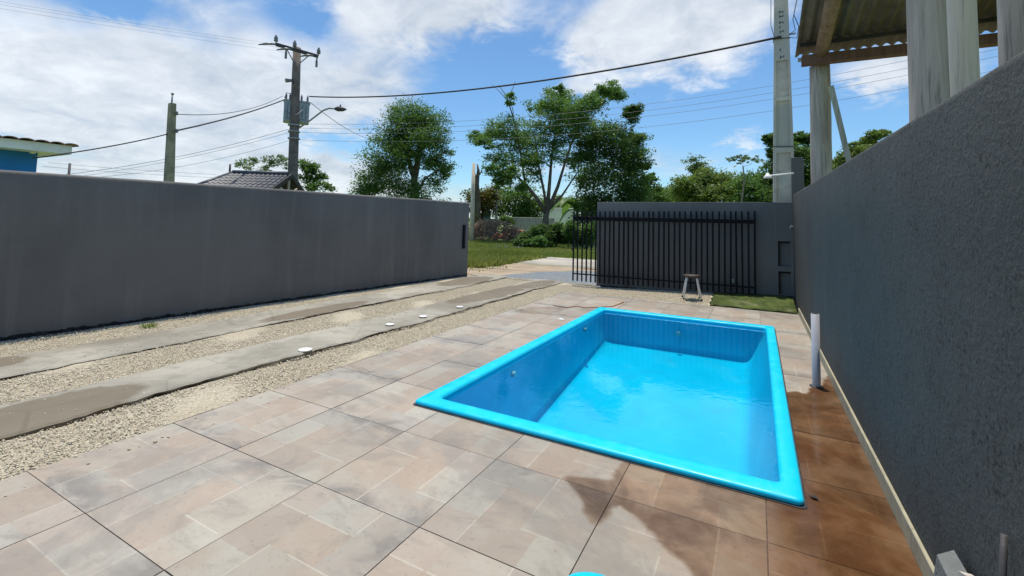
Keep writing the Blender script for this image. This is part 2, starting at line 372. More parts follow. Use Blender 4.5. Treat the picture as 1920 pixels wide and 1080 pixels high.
def gravel_mat():
    b = NB('gravel_ground'); v = b.voro(38, 'F1'); f = b.noise(1.2, 5, .6); f2 = b.noise(30, 4, .7)
    c = b.mix(v.outputs['Color'], (.50,.44,.325), (.64,.575,.44)); c = b.mix(b.math('MULTIPLY', b.rng(v.outputs['Distance'], .35, .8), .4), c, (.38,.32,.235))
    c = b.mix(b.math('MULTIPLY', b.rng(f, .45, .7), .35), c, (.44,.365,.25)); 
    MAT['gravel_ground'] = b.pbr(c, .95, b.bump(b.math('ADD', b.math('MULTIPLY', v.outputs['Distance'], -1.), f2), .8, .03), spec=.2)
    b = NB('gravel_stone'); t = b.attr(); ramp = b.n('ShaderNodeValToRGB'); b.l(t, ramp.inputs[0]); e = ramp.color_ramp.elements
    e[0].position = 0; e[0].color = (.42,.35,.25,1); e[1].position = 1; e[1].color = (.72,.66,.53,1)
    for p_, c_ in ((.12,(.53,.455,.33,1)), (.4,(.60,.525,.39,1)), (.75,(.65,.585,.455,1))):
        q = e.new(p_); q.color = c_
    MAT['gravel_stone'] = b.pbr(ramp.outputs[0], .9, spec=.25)
    b = NB('apron_gravel'); v = b.voro(30); f = b.noise(2, 4, .6); c = b.mix(v.outputs['Color'], (.13,.145,.155), (.26,.285,.30)); c = b.mix(b.math('MULTIPLY', b.rng(f,.5,.75),.6), c, (.30,.26,.21))
    MAT['apron_gravel'] = b.pbr(c, .9, b.bump(v.outputs['Distance'], .7, .02), spec=.25)
    b = NB('dirt'); f = b.noise(1.4, 6, .65, .4); f2 = b.noise(22, 4, .7); c = b.mix(b.rng(f,.35,.65), (.34,.255,.17), (.43,.35,.25)); c = b.mix(b.math('MULTIPLY', b.rng(f2,.5,.75),.5), c, (.20,.14,.085))
    MAT['dirt'] = b.pbr(c, .95, b.bump(f2, .6, .03), spec=.2)
    b = NB('ground'); f = b.noise(.35, 6, .65, .4); f2 = b.noise(9, 5, .7); c = b.mix(b.rng(f,.35,.65), (.10,.17,.035), (.22,.25,.08)); c = b.mix(b.math('MULTIPLY', b.rng(f2,.5,.75),.4), c, (.27,.22,.11))
    MAT['ground'] = b.pbr(c, .95, b.bump(f2, .6, .05), spec=.15)
    b = NB('moss'); f = b.noise(3.5, 6, .7, .4); f2 = b.noise(40, 4, .7); c = b.mix(b.rng(f,.35,.68), (.035,.055,.010), (.095,.130,.026)); c = b.mix(b.rng(f2,.56,.70,0,.6), c, (.22,.21,.11)); c = b.mix(b.rng(b.noise(2.1, 5, .7, .5, off=(4,1,0)),.56,.70,0,.7), c, (.26,.23,.17))
    MAT['moss'] = b.pbr(c, .85, b.bump(b.math('ADD', f, f2), .7, .03), spec=.25)
gravel_mat()

def pool_mat():
    b = NB('pool_shell'); f = b.noise(1.1, 4, .6, .3); f2 = b.noise(9, 4, .6)
    c = b.mix(b.rng(f,.3,.7), (.001,.56,.84), (.004,.62,.90)); c = b.mix(b.math('MULTIPLY', b.rng(f2,.52,.76),.28), c, (.10,.60,.80)); c = b.mix(b.math('MULTIPLY', b.rng(b.noise(34, 4, .7),.60,.74),.22), c, (.30,.62,.74)); c = b.mix(b.math('MULTIPLY', b.rng(b.noise(3.3, 5, .7, .6, off=(2,5,1)),.58,.72),.25), c, (.02,.38,.60))
    MAT['pool_shell'] = b.pbr(c, b.rng(f2,.35,.65,.3,.5), b.bump(b.noise(2.5, 2, .5), .05, .02), spec=.35)
    b = NB('pool_basin'); f = b.noise(1.1, 4, .6, .3); c = b.mix(b.rng(f,.3,.7), (.001,.465,.66), (.003,.525,.74)); sp = b.n('ShaderNodeSeparateXYZ'); b.l(b.pos, sp.inputs[0])
    scum = b.math('MULTIPLY', b.rng(b.math('ABSOLUTE', b.math('ADD', sp.outputs[2], b.math('ADD', .030, b.math('MULTIPLY', b.noise(6, 3, .6), .02)))), .022, .004), b.rng(b.noise(4, 4, .65), .35, .6)); c = b.mix(b.math('MULTIPLY', scum, .35), c, (.20,.52,.60))
    sed = b.noise(1.6, 6, .68, .6, off=(1,7,0)); c = b.mix(b.math('MULTIPLY', b.rng(sed, .50, .70), .30), c, (.04,.36,.48)); c = b.mix(b.math('MULTIPLY', b.rng(b.noise(2.2, 5, .65, .5, off=(9,2,0)), .54, .72), .30), c, (.10,.60,.74))
    MAT['pool_basin'] = b.pbr(c, .8, spec=.05)
    b = NB('pool_water'); fr = b.n('ShaderNodeFresnel'); fr.inputs[0].default_value = 1.33
    nm = b.bump(b.noise(9.0, 3, .55, .5), .06, .02)
    b.l(nm, fr.inputs['Normal']); g = b.n('ShaderNodeBsdfGlossy'); g.inputs['Roughness'].default_value = .02; b.l(nm, g.inputs['Normal']); g.inputs['Color'].default_value = (.62,.86,1,1)
    t = b.n('ShaderNodeBsdfTransparent'); t.inputs['Color'].default_value = (.60,.95,1,1); mx = b.n('ShaderNodeMixShader'); b.l(fr.outputs[0], mx.inputs[0]); b.l(t.outputs[0], mx.inputs[1]); b.l(g.outputs[0], mx.inputs[2]); b.l(mx.outputs[0], b.out.inputs[0])
    MAT['pool_water'] = b.m
    b = NB('wet_film'); fr = b.n('ShaderNodeFresnel'); fr.inputs[0].default_value = 1.33
    g = b.n('ShaderNodeBsdfGlossy'); g.inputs['Roughness'].default_value = .10; nm = b.bump(b.noise(14, 4, .6), .05, .02); b.l(nm, g.inputs['Normal'])
    sp = b.n('ShaderNodeSeparateXYZ'); b.l(b.pos, sp.inputs[0])
    iron = b.rng(b.math('ADD', sp.outputs[0], b.math('MULTIPLY', b.math('SUBTRACT', b.noise(3, 4, .6), .5), .5)), -.15, .25)     # film tint turns browner and darker towards the wall
    ca = b.mix(b.rng(b.noise(2.6, 5, .65, .5), .38, .66), (.84,.765,.70), (.62,.545,.495)); cb_ = b.mix(b.rng(b.noise(2.3, 5, .65, .5), .36, .66), (.68,.545,.43), (.48,.345,.24))
    cc_ = b.mix(iron, ca, cb_)
    am = b.rng(b.math('ADD', b.attr(), b.math('MULTIPLY', b.math('SUBTRACT', b.noise(11, 5, .7), .5), .55)), .12, .62)
    t = b.n('ShaderNodeBsdfTransparent'); b.l(b.mix(am, (1.,1.,1.), cc_), t.inputs['Color'])
    mx = b.n('ShaderNodeMixShader'); b.l(b.math('MULTIPLY', b.math('MULTIPLY', fr.outputs[0], 1.0), b.math('MULTIPLY', am, b.rng(b.noise(3.6, 4, .6, .4), .3, .65, .45, 1.))), mx.inputs[0]); b.l(t.outputs[0], mx.inputs[1]); b.l(g.outputs[0], mx.inputs[2]); b.l(mx.outputs[0], b.out.inputs[0])
    MAT['wet_film'] = b.m
pool_mat()

def timber_mat(name, a, c, knots=True):
    b = NB(name); f = b.noise(3, 6, .65, .6, b.tc.outputs['Object'], stretch=(3, 3, .25)); g = b.noise(16, 4, .7, .3, b.tc.outputs['Object'], stretch=(3, 3, .12)); h = b.noise(1.1, 3, .5, 0, b.tc.outputs['Object'])
    col = b.mix(b.rng(f,.35,.65), a, c); col = b.mix(b.math('MULTIPLY', b.rng(g,.52,.70),.65), col, tuple(k*.42 for k in a)); kn = b.voro(2.1, vec=b.tc.outputs['Object']); col = b.mix(b.math('MULTIPLY', b.rng(kn.outputs['Distance'], .13, .05), .7), col, tuple(k*.35 for k in a)); col = b.mix(b.math('MULTIPLY', b.rng(h,.5,.7),.3), col, tuple(k*.72 for k in c))
    MAT[name] = b.pbr(col, .85, b.bump(g, .4, .015), spec=.25)
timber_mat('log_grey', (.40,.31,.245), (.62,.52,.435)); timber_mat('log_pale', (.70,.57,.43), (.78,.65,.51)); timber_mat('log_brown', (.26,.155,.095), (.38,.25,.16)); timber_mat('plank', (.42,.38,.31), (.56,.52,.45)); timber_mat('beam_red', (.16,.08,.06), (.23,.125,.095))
def sheet_mat():
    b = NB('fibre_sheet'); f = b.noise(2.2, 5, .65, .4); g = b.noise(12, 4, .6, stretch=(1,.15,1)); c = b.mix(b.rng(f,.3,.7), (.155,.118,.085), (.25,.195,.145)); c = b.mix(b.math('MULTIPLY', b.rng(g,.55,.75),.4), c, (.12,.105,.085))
    MAT['fibre_sheet'] = b.pbr(c, .9, spec=.2)
sheet_mat()

def leaf_mat(name, lo, hi, trans=.45):
    b = NB(name); t = b.attr(); c = b.mix(t, lo, hi)
    d = b.n('ShaderNodeBsdfPrincipled'); b.l(c, d.inputs['Base Color']); d.inputs['Roughness'].default_value = .5; d.inputs['Specular IOR Level'].default_value = .35
    tr = b.n('ShaderNodeBsdfTranslucent'); tc_ = b.mix(.5, c, (.16,.28,.03)); b.l(tc_, tr.inputs[0]); mx = b.n('ShaderNodeMixShader'); mx.inputs[0].default_value = trans
    b.l(d.outputs[0], mx.inputs[1]); b.l(tr.outputs[0], mx.inputs[2]); b.l(mx.outputs[0], b.out.inputs[0]); MAT[name] = b.m
leaf_mat('leaf_green', (.035,.095,.024), (.135,.245,.055))
leaf_mat('leaf_bright', (.060,.150,.040), (.20,.34,.08))
leaf_mat('leaf_dark', (.032,.080,.024), (.11,.19,.055))
leaf_mat('leaf_olive', (.085,.135,.030), (.23,.29,.07))
leaf_mat('leaf_pale', (.09,.14,.075), (.22,.28,.15))
leaf_mat('leaf_rusty', (.05,.05,.012), (.19,.12,.035))
leaf_mat('grass', (.14,.20,.03), (.46,.44,.13), .4)
leaf_mat('banana', (.05,.12,.02), (.12,.22,.05), .4)
rng = np.random.default_rng(11); random.seed(5)

# ------------------------------------------------------------------ the ground
PX0, PX1, PY0, PY1 = -2.315, .195, 2.825, 7.485           # outer edges of the pool rim
HX0, HX1, HY0, HY1 = -2.24, .12, 2.90, 7.41               # the pit cut for the pool
def frame_sheet(name, x0, y0, x1, y1, z, mat):
    b = MB()
    for a, c, d, e in ((x0, y0, x1, HY0), (x0, HY1, x1, y1), (x0, HY0, HX0, HY1), (HX1, HY0, x1, HY1)):
        b.add([(a,c,z),(d,c,z),(d,e,z),(a,e,z)], [(0,1,2,3)])
    return struct(b.build(name, mat))
frame_sheet('ground', -3000, -3000, 3000, 3000, -.06, MAT['ground'])
TS = .6995; TX0, TY0 = -2.7734-TS, 1.0504
PAV_X0, PAV_X1, PAV_Y0, PAV_Y1 = TX0, .585, TY0-5*TS, 8.95
paving = frame_sheet('patio_paving', PAV_X0-.01, PAV_Y0, PAV_X1+.01, PAV_Y1, -.006, MAT['grout'])

def rise(x, y):
    return .125*min(1, max(0, (x+3.2)/3.6))*min(1, max(0, (y-8.97)/1.0))
def lwx(y):            # face of the long left wall
    return -7.14+(y-1.851)*.0712
# gravel yard, left of the paving and in front of the gate wall
bed = MB()
ys = np.linspace(-2.6, 10.15, 60)
def zb(x, y): return -.012+.018*math.sin(x*3.1+y*1.7)*math.sin(y*2.3)
for (xa, xb, y0, y1, nx) in ((None, TX0+.0, -2.6, 10.15, 22), (TX0, -.76, 8.955, 10.12, 14)):
    yy = np.linspace(y0, y1, 60 if xa is None else 8); V = []
    for y in yy:
        a = (lwx(y)-.05) if xa is None else xa
        for x in np.linspace(a, xb, nx): V.append((x, y, (min(.004, zb(x, y)) if xa is None else -.006+rise(x, y))))
    bed.add(V, [(i*nx+k, i*nx+k+1, (i+1)*nx+k+1, (i+1)*nx+k) for i in range(len(yy)-1) for k in range(nx-1)], None, True)
gravel_bed = struct(bed.build('gravel_yard', MAT['gravel_ground']))

# concrete wheel tracks
def track(name, x0, x1, y0, y1, seed, top):
    r = random.Random(seed); n = 260; b = MB(); V = []
    ea = eb = 0
    for i in range(n+1):
        y = y0+(y1-y0)*i/n
        ea = ea*.8+r.uniform(-.014,.014); eb = eb*.8+r.uniform(-.022,.022)
        big = .012*math.sin(y*.9+seed)
        xa, xb = x0+ea+big, x1+eb*.75+big*.6
        z = top+.006*math.sin(y*1.3+seed)
        V += [(xa-.01, y, -.03), (xa, y, z-.012), (xa+.03, y, z), ((xa+xb)/2, y, z+.004), (xb-.02, y, z), (xb, y, z-.012), (xb-.02+eb*.6, y, -.03)]
    Fc = [(i*7+k, i*7+k+1, (i+1)*7+k+1, (i+1)*7+k) for i in range(n) for k in range(6)]
    b.add(V, [tuple(reversed(f)) for f in Fc], None, False)
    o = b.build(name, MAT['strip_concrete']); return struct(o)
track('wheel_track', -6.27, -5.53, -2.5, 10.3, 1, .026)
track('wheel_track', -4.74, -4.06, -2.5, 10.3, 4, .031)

# pool cut pavers
def poly_minus_pool(x0, y0, x1, y1):
    ix0, iy0, ix1, iy1 = max(x0, HX0), max(y0, HY0), min(x1, HX1), min(y1, HY1)
    if ix0 >= ix1 or iy0 >= iy1: return [(x0,y0),(x1,y0),(x1,y1),(x0,y1)]
    fx = ix0 <= x0 and ix1 >= x1; fy = iy0 <= y0 and iy1 >= y1
    if fx and fy: return None
    if fx: return [(x0,y0),(x1,y0),(x1,iy0),(x0,iy0)] if iy0 > y0 else [(x0,iy1),(x1,iy1),(x1,y1),(x0,y1)]
    if fy: return [(x0,y0),(ix0,y0),(ix0,y1),(x0,y1)] if ix0 > x0 else [(ix1,y0),(x1,y0),(x1,y1),(ix1,y1)]
    P4 = []
    if ix0 > x0 and iy0 > y0: return [(x0,y0),(x1,y0),(x1,iy0),(ix0,iy0),(ix0,y1),(x0,y1)]
    if ix1 < x1 and iy0 > y0: return [(x0,y0),(x1,y0),(x1,y1),(ix1,y1),(ix1,iy0),(x0,iy0)]
    if ix0 > x0 and iy1 < y1: return [(x0,y0),(ix0,y0),(ix0,iy1),(x1,iy1),(x1,y1),(x0,y1)]
    return [(ix1,y0),(x1,y0),(x1,y1),(x0,y1),(x0,iy1),(ix1,iy1)]
gap = .0026; tr = random.Random(3)
for j in range(-5, 12):
    for i in range(0, 6):
        x0, x1 = TX0+i*TS, TX0+(i+1)*TS; y0, y1 = TY0+j*TS, TY0+(j+1)*TS
        if x0 > PAV_X1-.05 or y0 > PAV_Y1-.05: continue
        a, c = min(x1, PAV_X1), min(y1, PAV_Y1)
        poly = poly_minus_pool(x0+gap, y0+gap, a-gap, c-gap)
        if not poly: continue
        b = MB(); dz = tr.uniform(-.0012, .0012); n = len(poly)
        b.prism(poly, -.02, dz); me = b.mesh('paver')
        uvl = me.uv_layers.new(name='UVMap'); k = tr.choice((0, 0, 2, 1)); 
        for lp in me.loops:
            p = me.vertices[lp.vertex_index].co; u, v = (p.x-x0)/TS, (p.y-y0)/TS
            for _ in range(k): u, v = v, 1-u
            uvl.data[lp.index].uv = (u, v)
        t_ = tr.random(); me.attributes['tint'].data.foreach_set('value', [t_]*len(me.vertices))
        link('paver', me, MAT['paver'], paving)

# gravel stones
def stones(name, regions, n, smin, smax, mat, zf):
    A = np.array([(r[1]-r[0])*(r[3]-r[2]) for r in regions]); A = A/A.sum(); cnt = (A*n).astype(int)
    P = np.concatenate([np.c_[rng.uniform(r[0], r[1], c), rng.uniform(r[2], r[3], c)] for r, c in zip(regions, cnt)])
    keep = P[:,0] > lwx(P[:,1])+.02; P = P[keep]; N = len(P)
    octv = np.array([(1,0,0),(-1,0,0),(0,1,0),(0,-1,0),(0,0,1),(0,0,-1)], float)
    octf = np.array([(0,2,4),(2,1,4),(1,3,4),(3,0,4),(2,0,5),(1,2,5),(3,1,5),(0,3,5)])
    s = rng.uniform(smin, smax, N)*np.exp(rng.normal(0, .25, N))
    V = octv[None]*rng.uniform(.6, 1.3, (N, 6, 1))*np.stack([np.ones(N), rng.uniform(.6,1,N), rng.uniform(.35,.75,N)], 1)[:,None,:]*s[:,None,None]
    th = rng.uniform(0, 6.283, N); c, d = np.cos(th)[:,None], np.sin(th)[:,None]
    X, Y_ = V[:,:,0]*c-V[:,:,1]*d, V[:,:,0]*d+V[:,:,1]*c
    tilt = rng.uniform(-.5, .5, N)[:,None]; Z = V[:,:,2]+X*tilt
    z0 = np.array([zf(x, y) for x, y in P])+s*.15
    V = np.stack([X+P[:,0:1], Y_+P[:,1:2], Z+z0[:,None]], 2).reshape(-1, 3)
    Fc = (octf[None]+(np.arange(N)*6)[:,None,None]).reshape(-1, 3)
    return stuff(fastmesh(name, V, Fc, np.repeat(rng.random(N), 6), mat))
st1 = stones('gravel', [(-7.2,-6.26,-.5,10.0), (-5.52,-4.74,-.5,10.2), (-4.06,TX0-.0,-.5,10.2), (TX0,-.8,8.97,10.05)], 130000, .0032, .0088, MAT['gravel_stone'], lambda x, y: .0+rise(x, y))
st2 = stones('gravel', [(-6.22,-5.58,-.5,10.0), (-4.70,-4.10,-.5,10.0), (TX0,TX0+.25,-.2,8.9)], 900, .004, .010, MAT['gravel_stone'], lambda x, y: .031 if x > -5 and x < TX0 else (.026 if x < -5 else .002))
tag(st2, 'stray gravel chips lying on the wheel tracks and the paving edge', 'gravel')
tag(st1, 'pale crushed gravel spread along the wheel tracks and before the gate', 'gravel')

# outside the gate
def patch(name, pts, z, mat):
    c = Vector((sum(p[0] for p in pts)/len(pts), sum(p[1] for p in pts)/len(pts), z)); b = MB()
    b.add([c]+[(x, y, z) for x, y in pts], [(0, k+1, (k+1) % len(pts)+1) for k in range(len(pts))]); return struct(b.build(name, mat))
def wob(pts, amp, sub, seed):
    r = random.Random(seed); out = []
    for i in range(len(pts)):
        a, b_ = pts[i], pts[(i+1) % len(pts)]
        for k in range(sub):
            t = k/sub; out.append((a[0]+(b_[0]-a[0])*t+r.uniform(-amp, amp), a[1]+(b_[1]-a[1])*t+r.uniform(-amp, amp)))
    return out
patch('dirt_verge', wob([(-10,10.3),(3,10.3),(3,14.6),(-7.6,14.4),(-7.4,12.9),(-10,11.9)], .15, 8, 1), -.045, MAT['dirt'])
patch('gravel_apron', wob([(-6.2,10.32),(2,10.32),(2,13.6),(-4.6,13.5),(-5.7,12.2)], .1, 8, 2), -.030, MAT['apron_gravel'])
rb = MB(); rb.add([(-8.3,14.75,-.02),(60,13.6,-.02),(60,17.0,-.02),(-8.6,17.75,-.02)], [(0,1,2,3)]); rb.add([(-8.3,14.75,-.02),(60,13.6,-.02),(60,13.55,-.06),(-8.3,14.7,-.06)], [(1,0,3,2)])
struct(rb.build('street', MAT['road_concrete']))
pud = patch('puddle', wob([(-5.0,14.05),(-4.2,13.9),(-4.0,14.25),(-4.9,14.4)], .06, 5, 4), -.037, MAT['wet_film'])
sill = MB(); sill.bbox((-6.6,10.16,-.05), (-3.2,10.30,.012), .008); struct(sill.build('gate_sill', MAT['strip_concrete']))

# ------------------------------------------------------------------ pool
pool = empty('swimming_pool', ((PX0+PX1)/2, (PY0+PY1)/2, 0))
tag(pool, 'bright blue fibreglass swimming pool sunk into the tiled patio', 'pool')
po = Vector(pool.location)
def ring(x0, y0, x1, y1, r, z, n=5):
    out = []
    for cx, cy, a0 in ((x1-r, y0+r, -90), (x1-r, y1-r, 0), (x0+r, y1-r, 90), (x0+r, y0+r, 180)):
        for k in range(n+1):
            a = rad(a0+90*k/n); out.append((cx+r*math.cos(a)-po.x, cy+r*math.sin(a)-po.y, z if not callable(z) else z(cx+r*math.cos(a), cy+r*math.sin(a))))
    return out
def loft(rings, cap=True):
    b = MB(); n = len(rings[0]); V = [p for r in rings for p in r]
    Fc = [(i*n+k, i*n+(k+1) % n, (i+1)*n+(k+1) % n, (i+1)*n+k) for i in range(len(rings)-1) for k in range(n)]
    b.add(V, Fc, None, True)
    if cap: b.f.append(tuple((len(rings)-1)*n+k for k in range(n))); b.sm.append(False)
    return b
zfl = lambda x, y: -.50-.11*(7.2-y)
RX0, RX1, RY0, RY1 = -2.185, .095, 2.975, 7.355       # inner lip
rim = loft([ring(PX0+.012,PY0+.012,PX1-.012,PY1-.012,.03,.001), ring(PX0,PY0,PX1,PY1,.035,.010), ring(PX0,PY0,PX1,PY1,.035,.026), ring(PX0+.012,PY0+.012,PX1-.012,PY1-.012,.03,.036),
            ring(RX0-.02,RY0-.02,RX1+.02,RY1+.02,.05,.034), ring(RX0-.004,RY0-.004,RX1+.004,RY1+.004,.05,.026), ring(RX0,RY0,RX1,RY1,.05,.010)], False)
rim.build('rim', MAT['pool_shell'], pool)
jn = loft([ring(PX0-.011,PY0-.011,PX1+.013,PY1+.011,.03,.0025), ring(PX0-.006,PY0-.006,PX1+.007,PY1+.006,.03,.0042), ring(PX0+.014,PY0+.014,PX1-.014,PY1-.014,.03,.0035)], False); jn.build('sealant_joint', MAT['sealant'], pool)
basin = loft([ring(RX0,RY0,RX1,RY1,.05,.010), ring(RX0+.002,RY0+.002,RX1-.012,RY1-.002,.06,-.08), ring(RX0+.025,RY0+.03,RX1-.17,RY1-.018,.08,lambda x,y: zfl(x,y)+.09),
              ring(RX0+.045,RY0+.05,RX1-.215,RY1-.035,.08,lambda x,y: zfl(x,y)+.03), ring(RX0+.10,RY0+.10,RX1-.27,RY1-.085,.07,zfl)])
basin.build('basin', MAT['pool_basin'], pool)
for (x, y, z) in ((RX0+.03, 4.18, -.12), (RX0+.03, 6.35, -.10)):
    b = MB(); b.tube([(x-.02-po.x, y-po.y, z), (x+.012-po.x, y-po.y, z)], [.032, .026], 12); b.build('return_inlet', MAT['pvc_white'], pool)
b = MB(); b.tube([(-1.05-po.x, RY1-.045-po.y, -.20), (-1.05-po.x, RY1-.075-po.y, -.20)], [.035, .03], 12); b.build('return_inlet', MAT['pvc_white'], pool)
wz = -.004
wb = MB(); rr_ = ring(RX0+.004, RY0+.004, RX1-.004, RY1-.004, .05, wz); wb.add([(p[0]+po.x, p[1]+po.y, p[2]) for p in rr_], [tuple(range(len(rr_)))])
struct(wb.build('water', MAT['pool_water']))

# film of water on the pavers
wet = [(.15,4.56),(.27,4.75),(.36,4.70),(.42,4.95),(.50,5.02),(.583,5.40),(.583,1.0),(-.05,1.0),(-.10,1.75),(-.222,2.08),(-.33,2.16),(-.422,2.257),(-.52,2.33),(-.628,2.389),(-.66,2.34),(-.655,2.25),(-.682,2.17),(-.75,2.24),(-.80,2.33),(-.88,2.42),(-.962,2.475),(-.80,2.535),(-.70,2.57),(-.72,2.66),(-.69,2.86),(.15,2.86)]
wet2 = []
for i, p in enumerate(wet):
    q = wet[(i+1) % len(wet)]
    L = math.hypot(q[0]-p[0], q[1]-p[1]); n = max(1, int(L/.035)) if i < len(wet)-2 and not (p[0] > .58 and q[0] > .58) and p[1] > 1.05 else 1
    for k in range(n):
        t = k/n; j = .008 if n > 1 else 0
        wet2.append((p[0]+(q[0]-p[0])*t+random.uniform(-j, j), p[1]+(q[1]-p[1])*t+random.uniform(-j, j)))
w3 = []
for i, p in enumerate(wet2):
    q = wet2[(i+1) % len(wet2)]; n = max(1, int(math.hypot(q[0]-p[0], q[1]-p[1])/.04)); w3 += [(p[0]+(q[0]-p[0])*k/n, p[1]+(q[1]-p[1])*k/n) for k in range(n)]
wet2 = w3
for _ in range(2):
    w3 = []
    for i, p in enumerate(wet2):
        q = wet2[(i+1) % len(wet2)]; w3 += [(p[0]*.75+q[0]*.25, p[1]*.75+q[1]*.25), (p[0]*.25+q[0]*.75, p[1]*.25+q[1]*.75)]
    wet2 = w3
PW = np.array(wet2); gx = np.linspace(-1.12, .583, 62); gy = np.linspace(1.0, 5.5, 164); QX, QY = np.meshgrid(gx, gy); Q = np.stack([QX.ravel(), QY.ravel()], 1)
A_, B_ = PW, np.roll(PW, -1, 0); dmin = np.full(len(Q), 9.); ins = np.zeros(len(Q), bool)
for a, c in zip(A_, B_):
    e = c-a; t = np.clip(((Q-a)@e)/max(e@e, 1e-12), 0, 1); dmin = np.minimum(dmin, np.linalg.norm(Q-a-t[:,None]*e, axis=1))
    if a[1] != c[1]: ins ^= ((a[1] > Q[:,1]) != (c[1] > Q[:,1])) & (Q[:,0] < (c[0]-a[0])*(Q[:,1]-a[1])/(c[1]-a[1])+a[0])
sd_ = np.where(ins, dmin, -dmin); nearrim = (Q[:,0] > .575) | ((Q[:,0] > .10) & (Q[:,0] < .24) & (Q[:,1] > 2.8)) | ((Q[:,1] > 2.74) & (Q[:,1] < 2.9) & (Q[:,0] > -.66) & (Q[:,0] < .2)) | (Q[:,1] < 1.1)
tw = np.clip(.5+sd_/.075, 0, 1); tw = np.where(ins & nearrim, 1., tw); ng = len(gx); Fw = []
for r_ in range(len(gy)-1):
    for c_ in range(ng-1):
        k = r_*ng+c_; qd = (k, k+1, k+ng+1, k+ng); mxm, mym = (gx[c_]+gx[c_+1])/2, (gy[r_]+gy[r_+1])/2
        if max(tw[list(qd)]) <= .01 or (HX0 < mxm < HX1 and HY0 < mym < HY1): continue
        Fw.append(qd)
struct(fastmesh('puddle', np.c_[Q, np.full(len(Q), .0030)], np.array(Fw), tw, MAT['wet_film']))

# ------------------------------------------------------------------ boundary walls
def profile_wall(name, pts, thick, mat, z0=-.1, seed=1, parent=None, r=.035):
    """pts: list of (x, y, top); the yard face runs through the points, thickness to the left of travel"""
    P = []
    for i in range(len(pts)-1):
        a, c = Vector(pts[i]), Vector(pts[i+1]); n = max(2, int((c-a).length/.25))
        for k in range(n): P.append(a.lerp(c, k/n))
    P.append(Vector(pts[-1])); d = (P[-1]-P[0]); d.z = 0; d.normalize(); nrm = Vector((-d.y, d.x, 0)); R = random.Random(seed); V = []; w = 0
    for p in P:
        w = w*.9+R.uniform(-.002, .002); h = p.z+w
        prof = [(0, z0)]+[(0, z) for z in np.linspace(.15, h-r, 5)]
        prof += [(r-r*math.cos(a), h-r+r*math.sin(a)) for a in (math.pi/6, math.pi/3, math.pi/2)]
        prof += [(thick-r+r*math.sin(a), h-r+r*math.cos(a)) for a in (0, math.pi/6, math.pi/3, math.pi/2)]+[(thick, z0)]
        for s_, z in prof: V.append((p.x+nrm.x*(s_+R.uniform(-.0012,.0012)), p.y+nrm.y*s_, z))
    n = len(prof); b = MB(); b.add(V, [(i*n+k, (i+1)*n+k, (i+1)*n+k+1, i*n+k+1) for i in range(len(P)-1) for k in range(n-1)], None, True)
    e0, e1 = [V[k] for k in range(n)], [V[(len(P)-1)*n+k] for k in range(n)]
    b.add(e0, [tuple(range(n))]); b.add(e1, [tuple(reversed(range(n)))])
    return b.build(name, mat, parent)
lw = empty('boundary_wall', (-7.14, 1.85, 0)); tag(lw, 'long dark grey rendered wall along the gravel driveway', 'wall')
o = profile_wall('wall_body', [(lwx(-3)+7.14, -3-1.85, 1.80), (lwx(4)+7.14, 4-1.85, 1.845), (lwx(9.95)+7.14, 9.95-1.85, 1.87)], .17, MAT['wall_plaster'], parent=lw)
bx = PX(873, 443, lwx(9.8)+.02)
b = MB(); b.bbox((lwx(9.72)+7.142, 9.70-1.85, .70), (lwx(9.72)+7.185, 9.78-1.85, 1.30), .01); b.build('gate_catch', MAT['black_metal'], lw)

gw = empty('boundary_wall', (-3.2, 10.1, 0)); tag(gw, 'dark grey wall at the end behind the sliding gate', 'wall')
NX0, NX1 = 3.545, 3.745                 # meter niche at the right end, local x
b = MB()
def gbox(x0, x1, z0, z1, y0=0.0, y1=.16): b.bbox((x0, y0, z0), (x1, y1, z1), .004)
gbox(0, NX0, -.1, 1.895); gbox(NX0, 3.80, 1.156, 1.895); gbox(NX0, 3.80, .59, .685); gbox(NX0, 3.80, -.1, .16); gbox(NX1, 3.80, .16, .59); gbox(NX1, 3.80, .685, 1.156)
b.build('wall_body', MAT['wall_gate'], gw)
for z0, z1 in ((.16, .59), (.685, 1.156)):
    q = MB(); q.box((NX0, .07, z0), (NX1, .158, z1)); q.build('niche_panel', MAT['wall_gate'], gw)
    q = MB(); q.box((NX0+.001, .004, z1-.03), (NX1-.001, .068, z1-.001)); q.box((NX0+.001, .004, z0+.001), (NX0+.022, .068, z1-.031)); q.build('niche_frame', MAT['black_metal'], gw)
q = MB(); q.box((2.44, -.003, 1.205), (3.50, -.0005, 1.213)); q.box((3.50, -.003, 1.205), (3.508, -.0005, 1.88)); q.build('plaster_seam', MAT['grey_concrete'], gw)
q = MB(); q.lathe((2.76, -.03, .33), [(.0,-.012),(.035,-.01),(.04,.02),(.03,.05),(.0,.06)], 12); q.box((2.74,-.028,.30),(2.78,-.001,.34)); q.build('wall_light', MAT['lamp_glass'], gw)

rw = empty('boundary_wall', (.60, 1.5, 0)); tag(rw, 'rough textured charcoal wall beside the pool on the right', 'wall')
o = profile_wall('wall_body', [(0, 10.1-1.5, 2.045), (0, 4-1.5, 1.925), (0, -2.5-1.5, 1.79)], .15, MAT['wall_rough'], parent=rw, seed=4, r=.03)
y = 9.0; k = 0
while y > -1.2:
    q = MB(); q.bbox((-.018, y-.697-1.5, -.005), (-.002, y-1.5, .098), .004); q.build('skirting_tile', MAT['cream'], rw); y -= .70
tp = MB(); tp.tube([(-.0, 10.0-1.5-.0, 1.44), (-.055, 10.0-1.5, 1.44)], .012, 8); tp.tube([(-.05, 8.5, 1.445), (-.06, 8.5, 1.40)], .009, 8); tp.beam((-.04,8.47,1.465),(-.04,8.53,1.465),.012,.008); tp.build('tap', MAT['pvc_white'], rw)

